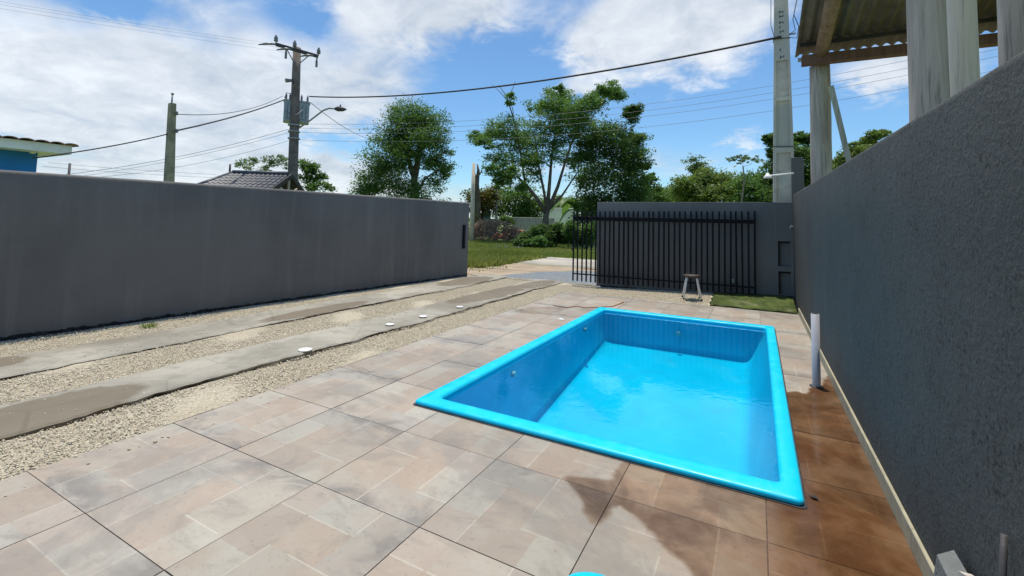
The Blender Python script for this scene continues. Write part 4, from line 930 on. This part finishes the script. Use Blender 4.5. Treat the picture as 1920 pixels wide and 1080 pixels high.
# ------------------------------------------------------------------ grey tiled kiosk roof
KD = 17.
k0 = D(487, 350, KD); kio = empty('kiosk', (k0.x, k0.y, 0)); tag(kio, 'small building with grey tiled roof and open dark gable behind the wall', 'building')
def kl(px, py, dd): p = D(px, py, dd); return Vector((p.x-k0.x, p.y-k0.y, p.z))
rA, rB = kl(436, 331, KD+.6), kl(541, 329, KD-.2)           # ridge
zE = kl(487, 362, KD).z
axis = (rB-rA); axis.z = 0; axis.normalize(); out = Vector((axis.y, -axis.x, 0))
if out.dot(Vector((CAM[0]-k0.x, CAM[1]-k0.y, 0))) < 0: out = -out
def eave(p, s): q_ = p+out*s*1.35; return Vector((q_.x, q_.y, zE))
rA2, rB2 = rA.copy(), rB.copy(); rA2.z = rB2.z = max(rA.z, rB.z)
eA, eB = eave(rA2-axis*.45, 1), eave(rB2, 1); fA, fB = eave(rA2-axis*.45, -1), eave(rB2, -1)
q = MB(); q.add([rA2, rB2, eB, eA], [(0,3,2,1)]); q.add([rA2, rB2, fB, fA], [(0,1,2,3)]); q.add([rA2, eA, fA], [(0,2,1)])
bp = [v-Vector((0,0,.05)) for v in (rA2, rB2, eB, eA, fB, fA)]; q.add(bp, [(0,1,2,3),(1,0,5,4),(0,3,5)]); q.build('roof_deck', MAT['dark_wood'], kio)
rows = 6; cols = 13
for s_, (ea, eb) in ((1, (eA, eB)), (-1, (fA, fB))):
    for r_ in range(rows):
        t0, t1 = r_/rows, (r_+1)/rows
        for c in range(cols):
            u0, u1 = c/cols+.004, (c+1)/cols-.004
            P0, P1 = rA2.lerp(rB2, u0), rA2.lerp(rB2, u1); Q0, Q1 = ea.lerp(eb, u0), ea.lerp(eb, u1)
            a_, b_, c_, d_ = P0.lerp(Q0, t0), P1.lerp(Q1, t0), P1.lerp(Q1, t1+.02), P0.lerp(Q0, t1+.02); up = Vector((0,0,1))
            mid = (b_-a_)*.5
            V = [a_+up*.012, a_+mid+up*.05, b_+up*.012, d_+up*.035, d_+(c_-d_)*.5+up*.075, c_+up*.035, d_+up*.005, c_+up*.005]
            q = MB(); q.add(V, [(0,1,4,3),(1,2,5,4),(3,4,5,7,6)] if s_ > 0 else [(3,4,1,0),(4,5,2,1),(6,7,5,4,3)]); q.build('roof_tile', MAT['dark_tile'], kio)
q = MB(); q.tube([rA2+Vector((0,0,.06)), rB2+Vector((0,0,.06))], .07, 8); q.tube([rA2+Vector((0,0,.04)), eA+Vector((0,0,.05))], .06, 8); q.build('ridge_cap', MAT['dark_tile'], kio)
q = MB(); q.beam(rB2+axis*.1+Vector((0,0,-.02)), eB+axis*.1, .05, .14); q.beam(rB2+axis*.1+Vector((0,0,-.02)), fB+axis*.1, .05, .14); q.build('verge_board', MAT['dark_wood'], kio)
cm = (eB+fB)/2
for t in (-.55, 0, .55):
    q = MB(); q.beam(cm+axis*.02+out*t*.25, (rB2+axis*.02).lerp(eB if t > 0 else fB, abs(t)*.9)-Vector((0,0,.10)), .06, .06); q.build('gable_strut', MAT['plank'], kio)
q = MB(); 
for p_ in (eA, eB, fB, fA):
    pp = p_.lerp((eA+eB+fA+fB)/4, .2); q = MB(); q.beam((pp.x, pp.y, -.1), (pp.x, pp.y, zE+.02), .16, .16); q.build('corner_post', MAT['plank'], kio)
q = MB(); a_ = [p_.lerp((eA+eB+fA+fB)/4, .22) for p_ in (eA, eB, fB, fA)]; q.prism([(v.x, v.y) for v in a_] if ((a_[1]-a_[0]).cross(a_[2]-a_[1])).z > 0 else [(v.x, v.y) for v in reversed(a_)], -.1, zE-.25); q.build('wall', MAT['white_wall_far'], kio)
q = MB(); c = kl(431, 318, KD+.7); q.tube([(c.x,c.y,c.z-.3),(c.x,c.y,c.z+.18)], .035, 6); q.build('vent_pipe', MAT['dark_iron'], kio)

# ------------------------------------------------------------------ vegetation
def leaves(clumps, lsize, per_sub, nsub, droop=.25, cols=(0, 1)):
    """clumps: list of (centre Vector, rx, rz, weight) -> arrays"""
    Vs = []; Ts = []
    for (c, rx, rz, w) in clumps:
        ns = max(4, int(nsub*w*1.75)); shade_ = rng.uniform(-.12, .12)
        d = rng.normal(size=(ns, 3)); d /= np.linalg.norm(d, axis=1)[:,None]; rr = rng.uniform(.1, 1., ns)**.6
        sc = np.array(c)+d*rr[:,None]*np.array([rx, rx, rz]); sr = rng.uniform(.34, .66, ns)*min(rx, rz*1.3)
        m = max(8, int(per_sub)); N = ns*m
        q = rng.normal(size=(N, 3)); q /= np.linalg.norm(q, axis=1)[:,None]; q *= (rng.random(N)**.45)[:,None]
        P = np.repeat(sc, m, 0)+q*np.repeat(sr, m)[:,None]*np.array([1.25, 1.25, .75])*np.exp(rng.normal(0, .18, N))[:,None]
        a = rng.normal(size=(N, 3))*np.array([1,1,.5]); a[:,2] -= droop; a /= np.linalg.norm(a, axis=1)[:,None]
        nrm = rng.normal(size=(N, 3))*.7+np.array([0,0,1.]); b = np.cross(a, nrm); b /= (np.linalg.norm(b, axis=1)[:,None]+1e-9)
        L = lsize*rng.uniform(.5, 1.5, N)[:,None]; Wd = L*rng.uniform(.32, .6, N)[:,None]
        V = np.stack([P-a*L*.5, P+b*Wd*.5+np.cross(a,b)*L*.06, P+a*L*.5, P-b*Wd*.5+np.cross(a,b)*L*.06], 1)
        t = np.clip(np.repeat(rng.uniform(.1, .9, ns), m)*.55+rng.random(N)*.45+shade_, 0, 1)
        Vs.append(V.reshape(-1, 3)); Ts.append(np.repeat(t, 4))
    return np.concatenate(Vs), np.concatenate(Ts)
def limb(q, a, c, r0, r1, wig=.08, n=6, R=random):
    a, c = Vector(a), Vector(c); L = (c-a).length; pts = []
    for i in range(n):
        t = i/(n-1); p = a.lerp(c, t); 
        if 0 < i < n-1: p += Vector((R.uniform(-1,1), R.uniform(-1,1), R.uniform(-.6,.8)))*L*wig*.5
        pts.append(p)
    q.tube(pts, [r0+(r1-r0)*i/(n-1) for i in range(n)], 7); return pts
def tree(name, label, dist, base, fork, clumps, lmat, bmat, lsize=.2, per=60, nsub=14, r0=.3, depth=1.0, group=None, limbs=(), twigs=3, seed=1, cat='tree', stems=1):
    """base, fork: sight-line pixels at the given distance; clumps: (px, py, rx, ry, weight[, depth offset])"""
    R = random.Random(seed); b0 = D(base[0], base[1], dist); root = empty(name, (b0.x, b0.y, 0)); tag(root, label, cat, group)
    pm = F_PX/ (np.dot(np.array(D(fork[0], fork[1], dist))-CAM, fwd))
    o_ = Vector((b0.x, b0.y, 0)); f = D(fork[0], fork[1], dist)-o_
    q = MB(); tp_ = []
    for s_ in range(stems):
        off = Vector((R.uniform(-.3,.3), R.uniform(-.3,.3), 0))*(stems > 1)
        tp_ = limb(q, Vector((0,0,-.2))+off, f, r0*(1.25 if stems == 1 else .8), r0*.7, .06, 7, R)
    CL = []; nodes = [(f, r0*.6)]
    for (pts) in limbs:
        P = [D(x, y, dist+dd)-o_ for x, y, dd in pts[0]]; n = len(P); RR = [pts[1]+(pts[2]-pts[1])*i/(n-1) for i in range(n)]
        q.tube(P, RR, 7)
        for i in range(n-1):
            for t in (.35, .7, 1.): nodes.append((P[i].lerp(P[i+1], t), RR[i]+(RR[i+1]-RR[i])*t))
    todo = []
    for cl_ in clumps:
        px, py, rx, ry, w = cl_[:5]; dd = cl_[5] if len(cl_) > 5 else R.uniform(-1, 1)*depth
        todo.append((D(px, py, dist+dd)-o_, rx, ry, w))
    todo.sort(key=lambda e: (e[0]-f).length)
    for (c, rx, ry, w) in todo:
        CL.append((c, rx/pm*1.25, ry/pm*1.22, w))
        st, sr_ = min(nodes, key=lambda e: (e[0]-c).length+max(0, e[0].z-c.z+.3)*1.6)
        rr = min(sr_*.75, r0*.30*(.6+.4*w)); L = (c-st).length
        ctrl = st.lerp(c, .5)+Vector((R.uniform(-.5,.5), R.uniform(-.5,.5), R.uniform(-.35,.25)))*L*.3
        limb(q, st, ctrl, rr, rr*.75, .08, 4, R); limb(q, ctrl, c, rr*.75, rr*.35, .1, 5, R)
        nodes += [(ctrl, rr*.75), (ctrl.lerp(c, .5), rr*.55), (c, rr*.4)]
        for k in range(twigs):
            e = c+Vector((R.uniform(-1,1)*rx/pm, R.uniform(-1,1)*rx/pm, R.uniform(-.6,1)*ry/pm))*.95; limb(q, c.lerp(ctrl, R.uniform(0,.4)), e, rr*.3, rr*.07, .14, 4, R)
    q.build('trunk', bmat, root)
    V, T = leaves(CL, lsize, per, nsub); Fc = np.arange(len(V)).reshape(-1, 4)
    fastmesh('crown', V, Fc, T, lmat, root); return root

# tree left of the opening
tree('tree', 'tall dense green tree above the long wall, left of the opening', 44., (776,402), (778,325), [(762,212,27,20,1.1),(800,222,36,20,1.1),(740,255,34,26,1.1),(775,240,30,22,1),(812,258,30,20,1),(790,262,34,14,.8),(722,295,34,26,1.1),(752,292,22,26,.7),(822,300,20,24,.9),(800,305,18,22,.5),(772,285,24,20,.7),(748,268,26,22,.8),(735,310,26,22,.9),(780,225,36,22,1),(703,338,30,22,1),(735,335,32,26,.9),(690,358,22,16,.9),(760,358,36,20,.8),(812,345,24,18,.5),(830,322,14,16,.6),(770,375,50,16,.9)],
     MAT['leaf_green'], MAT['bark'], .20, 105, 17, .42, 2.2, seed=3, limbs=((((778,330,0),(784,300,.1),(790,270,.3),(793,245,.4)), .34, .14), (((776,330,0),(768,305,-.2),(764,280,-.3)), .30, .14), (((776,372,0),(797,335,.3),(830,312,.5)), .16, .05)))
# spreading tree with many pale limbs
tree('tree', 'large spreading tree with many bare grey limbs seen through the opening', 33., (1022,447), (1026,395), [(895,258,20,11,.8),(925,248,26,15,1),(955,240,26,20,1),(985,250,26,18,.9),(912,268,16,8,.5),(945,300,30,13,.9),(985,298,26,14,.9),(930,318,18,10,.6),(962,325,20,10,.6),(958,195,10,20,.35),(1000,205,20,12,.45),(1030,195,20,20,.9),(1052,205,26,26,1.1),(1025,235,24,22,.9),(1060,240,30,20,1),(1040,265,22,16,.8),(1092,205,24,18,1),(1112,190,20,14,.9),(1135,168,18,12,1),(1155,178,14,10,.9),(1100,235,26,18,.9),(1050,165,12,6,.3),(965,275,30,16,.8),(1005,272,24,18,.8),(1075,225,26,22,.9),(1010,300,18,12,.4),(1090,260,22,16,.7),(950,330,18,10,.5),(1045,180,20,14,.6),(1000,325,18,14,.35),(1062,295,22,14,.5),(1085,300,20,16,.5),(940,345,16,8,.4),(1095,335,16,14,.5),(975,345,16,10,.4),(1035,290,18,12,.35)],
     MAT['leaf_bright'], MAT['bark'], .165, 85, 14, .26, 2.4, seed=7, twigs=3,
     limbs=((((1026,398,0),(1030,350,.2),(1034,300,.3),(1040,250,.3)), .17, .05), (((1026,398,0),(1046,350,.2),(1058,310,.2),(1074,260,.2)), .16, .05), (((1026,396,0),(1020,360,-.1),(1008,300,-.2),(1003,250,-.2)), .13, .04), (((1024,400,0),(1005,370,-.3),(985,345,-.6),(968,330,-.7)), .17, .07), (((985,345,-.6),(978,300,-.5),(968,240,-.4),(950,180,-.4),(935,160,-.3)), .09, .02), (((1030,392,0),(1055,365,.3),(1085,320,.5)), .12, .04), (((950,185,-.4),(962,165,-.3),(966,152,-.3)), .03, .012), (((952,190,-.4),(940,175,-.3),(922,158,-.3)), .03, .012)))
# dark leafy tree on the right
tree('tree', 'dark leafy tree right of the spreading tree, behind the gate end', 35., (1128,452), (1132,372), [(1128,255,30,24,1),(1160,250,26,22,.9),(1182,215,12,14,.8),(1192,205,10,10,.6),(1172,285,26,22,1),(1195,262,14,14,.7),(1192,300,20,18,.9),(1135,295,34,26,1.1),(1110,330,28,28,1.1),(1150,335,32,28,1.1),(1185,335,22,20,.8),(1120,375,30,24,1.1),(1160,375,26,22,.9),(1205,310,10,12,.5),(1100,285,18,18,.7),(1110,410,26,18,1),(1150,405,28,18,1),(1190,370,22,18,.9),(1180,400,26,16,1)],
     MAT['leaf_dark'], MAT['bark_dark'], .18, 100, 17, .28, 1.8, seed=9, stems=2, limbs=((((1128,450,0),(1120,400,-.2),(1112,350,-.3)), .14, .06),))
# understory left of the trunk
tree('tree', 'rounded dark green tree behind the brush pile', 48., (965,420), (965,395), [(945,375,24,20,1),(975,368,24,22,1),(1000,385,20,20,.9),(955,395,26,16,1),(990,405,26,14,.9)], MAT['leaf_green'], MAT['bark_dark'], .28, 66, 16, .25, 1.5, seed=12)
tree('tree', 'rusty green low tree beside the bare trunk', 46., (905,418), (905,392), [(890,372,18,16,.9),(912,365,18,16,1),(905,388,22,14,.9)], MAT['leaf_rusty'], MAT['bark_dark'], .28, 60, 14, .2, 1.2, seed=13)
tree('tree', 'low green tree filling the gap behind the pale far wall', 58., (1050,415), (1050,398), [(1030,385,24,12,1),(1062,380,26,13,1),(1095,385,20,14,1)], MAT['leaf_olive'], MAT['bark_dark'], .32, 60, 14, .25, 1.2, seed=14)
# trees behind the gate wall
BG = 'trees behind the gate wall'
tree('tree', 'olive rounded tree behind the gate wall, widest of its row', 60., (1330,400), (1330,370), [(1285,352,22,18,1),(1375,352,26,20,1),(1300,345,24,18,1),(1330,335,28,20,1.1),(1360,345,24,18,1),(1345,360,36,16,1),(1305,365,26,14,1),(1330,378,44,12,1)], MAT['leaf_olive'], MAT['bark'], .36, 66, 17, .3, 2, BG, seed=21)
tree('tree', 'thin tree top rising above the olive tree', 64., (1303,400), (1303,335), [(1306,303,16,10,.6),(1296,318,14,10,.5),(1312,322,16,10,.6)], MAT['leaf_pale'], MAT['bark'], .32, 50, 13, .15, 1, BG, seed=22)
tree('tree', 'conifer like dark tree at the right edge of the dark leafy tree', 50., (1218,410), (1218,350), [(1214,345,14,14,.8),(1226,360,16,14,.9),(1206,365,16,14,.9),(1235,372,20,10,.9),(1222,335,8,10,.5)], MAT['leaf_green'], MAT['bark_dark'], .28, 60, 14, .16, 1, BG, seed=23)
tree('tree', 'low pale green tree behind the gate wall', 66., (1262,400), (1262,378), [(1250,362,18,12,1),(1275,365,20,14,1),(1262,372,24,10,1),(1240,378,22,10,1),(1280,380,24,10,1)], MAT['leaf_olive'], MAT['bark'], .36, 60, 14, .2, 1.2, BG, seed=24)
tree('tree', 'slim umbrella tree with flat sparse crown', 40., (1390,420), (1393,312), [(1380,297,14,4,.5),(1400,294,16,4,.6),(1415,300,12,4,.4),(1393,303,18,4,.4)], MAT['leaf_pale'], MAT['bark_pale'], .16, 34, 10, .07, .8, BG, seed=25)
tree('tree', 'green tree between umbrella tree and concrete pole', 56., (1420,400), (1420,375), [(1400,350,22,18,1),(1432,352,22,18,1),(1420,368,26,12,1),(1395,378,24,10,1),(1440,378,24,10,1),(1450,345,20,20,1),(1415,335,18,14,.8)], MAT['leaf_green'], MAT['bark'], .32, 60, 14, .2, 1.2, BG, seed=26)
tree('tree', 'tall dark tree directly behind the concrete pole', 42., (1480,410), (1482,350), [(1452,282,14,18,.8),(1445,262,10,12,.6),(1462,310,20,20,1),(1448,335,18,18,1),(1480,290,20,22,1),(1505,262,16,12,.9),(1510,290,18,18,1),(1500,325,24,24,1.1),(1525,345,20,20,1),(1470,350,24,20,1)], MAT['leaf_dark'], MAT['bark_dark'], .27, 66, 15, .3, 1.6, BG, seed=27)
tree('tree', 'flat topped tree right of the shed post above the wall', 40., (1600,400), (1596,320), [(1575,300,20,10,.9),(1600,280,22,9,.9),(1625,268,20,8,.8),(1645,255,16,7,.8),(1660,250,12,5,.6),(1568,325,18,16,1),(1590,315,22,14,.9),(1610,300,20,10,.7)], MAT['leaf_olive'], MAT['bark'], .22, 56, 13, .2, 1.2, BG, seed=28)
# far thin trees on the left
tree('tree', 'thin grey green tree behind the grey tiled roof', 40., (500,400), (500,335), [(455,307,14,8,.5),(475,302,12,7,.4),(505,303,14,9,.5),(528,300,14,8,.5),(545,310,10,10,.4),(490,318,14,8,.4)], MAT['leaf_pale'], MAT['bark'], .17, 40, 12, .14, 1, seed=31)
tree('tree', 'green tree just right of the transformer pole base', 40., (582,400), (582,345), [(575,312,14,14,1),(588,325,12,14,.8),(575,335,14,12,.7),(605,330,10,10,.4),(612,350,12,8,.5),(590,350,14,8,.6)], MAT['leaf_green'], MAT['bark'], .2, 46, 13, .12, .8, seed=32)
# bare trunk
p = D(895, 420, 44.); q = MB(); o_ = Vector((p.x, p.y, 0)); L_ = lambda x, y: D(x, y, 44.)-o_
q.tube([Vector((0,0,-.2)), L_(896,380), L_(894,345), L_(897,320), L_(895,308)], [.34,.28,.22,.14,.06], 9); q.tube([L_(896,350), L_(890,325), L_(888,312)], [.12,.08,.04], 7); q.tube([L_(896,330), L_(903,322), L_(904,314)], [.1,.07,.04], 7)
o = q.build('bare_trunk', MAT['bark'], None, o_); tag(o, 'lopped bare tree trunk beside the pale post', 'tree')
# banana plants
def banana(px, py, dist, n, h, label, seed):
    R = random.Random(seed); b0 = D(px, py, dist); root = empty('banana_plant', (b0.x, b0.y, 0)); tag(root, label, 'plant', 'banana plants')
    q = MB(); q.tube([(0,0,-.1),(0,0,h*.55)], [.16,.10], 9); q.build('stem', MAT['bark_pale'], root)
    for k in range(n):
        a = R.uniform(0, 6.283); ln = h*R.uniform(.45,.75); up = R.uniform(.5, 1.3); d = Vector((math.cos(a), math.sin(a), 0)); w = Vector((-math.sin(a), math.cos(a), 0)); V = []; m_ = 9
        for i in range(m_):
            t = i/(m_-1); c = Vector((0,0,h*.5))+d*ln*t*.75+Vector((0,0,ln*(up*t-1.0*t*t))); ww = ln*.13*math.sin(math.pi*min(1, t*.92+.08))**.6; V += [c-w*ww+Vector((0,0,ww*.35)), c, c+w*ww+Vector((0,0,ww*.35))]
        q = MB(); q.add(V, [(i*3+k2, i*3+k2+1, (i+1)*3+k2+1, (i+1)*3+k2) for i in range(m_-1) for k2 in range(2)], R.random()); q.build('leaf', MAT['banana'], root)
banana(840, 400, 40., 9, 3.4, 'banana plant peeking over the far end of the long wall', 1)
banana(812, 400, 40., 8, 2.5, 'smaller banana plant left of the taller one over the wall', 2)
banana(1082, 430, 37., 10, 4.6, 'banana plant between the spreading tree and the dark tree', 3)
banana(868, 400, 42., 8, 3.0, 'banana plant just left of the pale post', 4)
# bushes by the far side of the street
def bush(label, dist, clumps, lmat, lsize, per, nsub, seed):
    cx = sum(c[0] for c in clumps)/len(clumps); b0 = D(cx, 450, dist); root = empty('bush', (b0.x, b0.y, 0)); tag(root, label, 'bush', 'bushes across the street'); o_ = Vector((b0.x, b0.y, 0)); CL = []; q = MB(); R = random.Random(seed)
    for (px, py, rx, ry, w) in clumps:
        dd = dist+R.uniform(-.6,.6); c = D(px, py, dd)-o_; pm = F_PX/np.dot(np.array(c+o_)-CAM, fwd); CL.append((c, rx/pm, ry/pm, w))
        for k in range(3): limb(q, (c.x*.6+R.uniform(-.2,.2), c.y*.6, -.05), c+Vector((R.uniform(-.3,.3), R.uniform(-.3,.3), .1)), .03, .01, .1, 4, R)
    q.build('stem', MAT['bark_dark'], root); V, T = leaves(CL, lsize, per, nsub); V[:,2] = np.maximum(V[:,2], .01); fastmesh('foliage', V, np.arange(len(V)).reshape(-1, 4), T, lmat, root)
bush('broad dark green bush under the spreading tree', 27., [(980,452,16,10,1),(1000,445,20,12,1),(1025,440,22,16,1.2),(1050,442,20,14,1.1),(1012,430,16,10,.9),(1045,428,16,8,.8)], MAT['leaf_dark'], .13, 80, 22, 1)
bush('bright green leafy bush at the left foot of the dark bush', 25.5, [(990,456,14,8,1),(1008,452,14,9,1),(1022,457,14,7,1)], MAT['leaf_bright'], .12, 70, 18, 2)
bush('tall leafy bush seen through the gate bars', 26., [(1070,432,14,18,1),(1085,442,16,14,1),(1062,446,14,10,1),(1104,440,16,18,1.1),(1120,430,14,18,1)], MAT['leaf_green'], .14, 70, 20, 3)
bush('small bright yellow green shrub behind the brush pile', 42., [(946,412,10,7,1),(956,414,8,6,1)], MAT['leaf_bright'], .16, 60, 14, 4)

# brush pile, rubble, far wall
b0 = D(925, 440, 33.); q = MB(); R = random.Random(8)
for k in range(900):
    t = R.uniform(-1, 1); x = t*2.0; hmax = 1.35*(1-t*t)**.5+.1; c = Vector((x*math.cos(YAW)*1.0, x*math.sin(YAW), R.random()**.8*hmax)); c += Vector((-math.sin(YAW), math.cos(YAW), 0))*R.uniform(-1, 1)*(1-abs(t)*.5)
    d = Vector((R.uniform(-1,1), R.uniform(-1,1), R.uniform(-.5,.6))).normalized()*R.uniform(.15,.55); q.tube([c-d, c+d*.2+Vector((0,0,R.uniform(-.05,.05))), c+d], R.uniform(.008,.022), 4, False)
o = q.build('brush_pile', MAT['twig'], None, (b0.x, b0.y, .05)); tag(o, 'brown pile of cut branches beyond the street', 'brush pile')
b0 = D(962, 440, 36.); rub = empty('brick_heap', (b0.x, b0.y, 0)); tag(rub, 'orange heap of bricks and rubble beside the brush pile', 'brick heap')
bm_ = MB(); bm_.bbox((-.12,-.07,-.05), (.12,.07,.05), .01); bme = bm_.mesh('brick')
for k in range(150):
    t = R.uniform(-1, 1); h = R.random()*.8*(1-t*t); o = link('brick', bme, MAT['brick_orange'], rub, (t*1.5*math.cos(YAW)+R.uniform(-.2,.2), t*1.5*math.sin(YAW)+R.uniform(-.5,.5), .05+h)); o.rotation_euler = (R.uniform(-1,1), R.uniform(-1,1), R.uniform(0,6)); o.scale = (1.1,)*3
b0 = D(1054, 420, 45.); zt_ = D(1054, 390, 45.).z; q = MB(); q.bbox((-1.35,-.12,-.1), (1.35,.12,zt_), .02); o = q.build('far_wall', MAT['white_wall_far'], None, (b0.x, b0.y, 0)); o.rotation_euler = (0,0,YAW*.8); tag(o, 'weathered whitish wall behind the spreading tree', 'wall')
b0 = D(1000, 428, 42.); q = MB(); q.bbox((-1.9,-.1,-.1), (1.9,.1,D(1000,408,42.).z), .02); o = q.build('far_wall', MAT['rubble_grey'], None, (b0.x, b0.y, 0)); o.rotation_euler = (0,0,YAW*.8); tag(o, 'low grey garden wall behind the brick heap', 'wall')
b0 = D(910, 425, 50.); q = MB(); q.bbox((-1.1,-.6,-.1), (1.1,.6,D(910,410,50.).z), .05); o = q.build('far_shed', MAT['rubble_grey'], None, (b0.x, b0.y, 0)); tag(o, 'low pale block behind the brush pile', 'hut')
c = D(913, 404, 49.); q = MB(); q.lathe((0,0,0), [(.0,-.55),(.38,-.55),(.44,.35),(.40,.5),(.12,.6),(.0,.6)], 16); o = q.build('water_tank', MAT['tin_blue'], None, (c.x, c.y, c.z)); tag(o, 'small blue water tank above the pale block', 'tank')
q = MB(); V=[]; c0 = G(950, 463)
for k in range(26):
    x, y, h = R.uniform(-.9,.9), R.uniform(-.4,.4), R.uniform(.03,.14); w = R.uniform(.05,.16); q.add([(x-w,y-w*.7,0),(x+w,y-w*.6,0),(x+w*.8,y+w*.7,0),(x-w*.9,y+w*.6,0),(x-w*.4,y-w*.2,h),(x+w*.5,y+w*.1,h*.8)], [(0,1,5,4),(1,2,5),(2,3,4,5),(3,0,4)])
o = q.build('rubble_heap', MAT['rubble_grey'], None, (c0.x, c0.y, -.05)); tag(o, 'scattered pale rubble on the grass across the street', 'rubble')

# grass on the verge (beyond the gate)
def grass(regions, n, hmin, hmax):
    A = np.array([(r[1]-r[0])*(r[3]-r[2])*r[4] for r in regions]); A = A/A.sum(); cnt = (A*n).astype(int)
    P = np.concatenate([np.c_[rng.uniform(r[0], r[1], c), rng.uniform(r[2], r[3], c)] for r, c in zip(regions, cnt)])
    hs = np.concatenate([np.full(c, r[5]) for r, c in zip(regions, cnt)])
    dn = np.sin(P[:,0]*1.3+1)*np.cos(P[:,1]*1.1)+rng.normal(size=len(P))*.5; k = dn > -.75; P = P[k]; hs = hs[k]; dn = dn[k]; N = len(P)
    h = rng.uniform(hmin, hmax, N)*hs*(1+.25*np.clip(dn, -1, 1)); a = rng.uniform(0, 6.283, N); ln = rng.uniform(.1, .7, N)*h
    w = rng.uniform(.006, .014, N)*(1+np.hypot(P[:,0], P[:,1])/14)
    p0 = np.c_[P, np.full(N, -.06)]; d = np.c_[np.cos(a), np.sin(a), np.zeros(N)]; s_ = np.c_[-np.sin(a), np.cos(a), np.zeros(N)]
    m1 = p0+d*ln[:,None]*.35+np.array([0,0,1])*h[:,None]*.6; tip = p0+d*ln[:,None]+np.array([0,0,1])*h[:,None]
    V = np.stack([p0-s_*w[:,None], p0+s_*w[:,None], m1+s_*w[:,None]*.7, tip, m1-s_*w[:,None]*.7], 1).reshape(-1, 3)
    return stuff(fastmesh('grass', V, np.arange(len(V)).reshape(-1, 5), np.repeat(np.clip(rng.random(N)*.5+.5*(.5+.5*np.sin(P[:,0]*.9+.6*np.sin(P[:,1]*1.3))*np.cos(P[:,1]*.7)), 0, 1), 5), MAT['grass']))
gs = grass([(-15,-7.5,12.0,17.4,2.0,1.7), (-16,2,17.9,24.5,1.,1.), (-26,-10,17,30,.6,1.1), (-12,-6.9,11.2,13,.35,.6)], 75000, .05, .15)
tag(gs, 'short green and yellowing grass on the verges beyond the gate', 'grass')
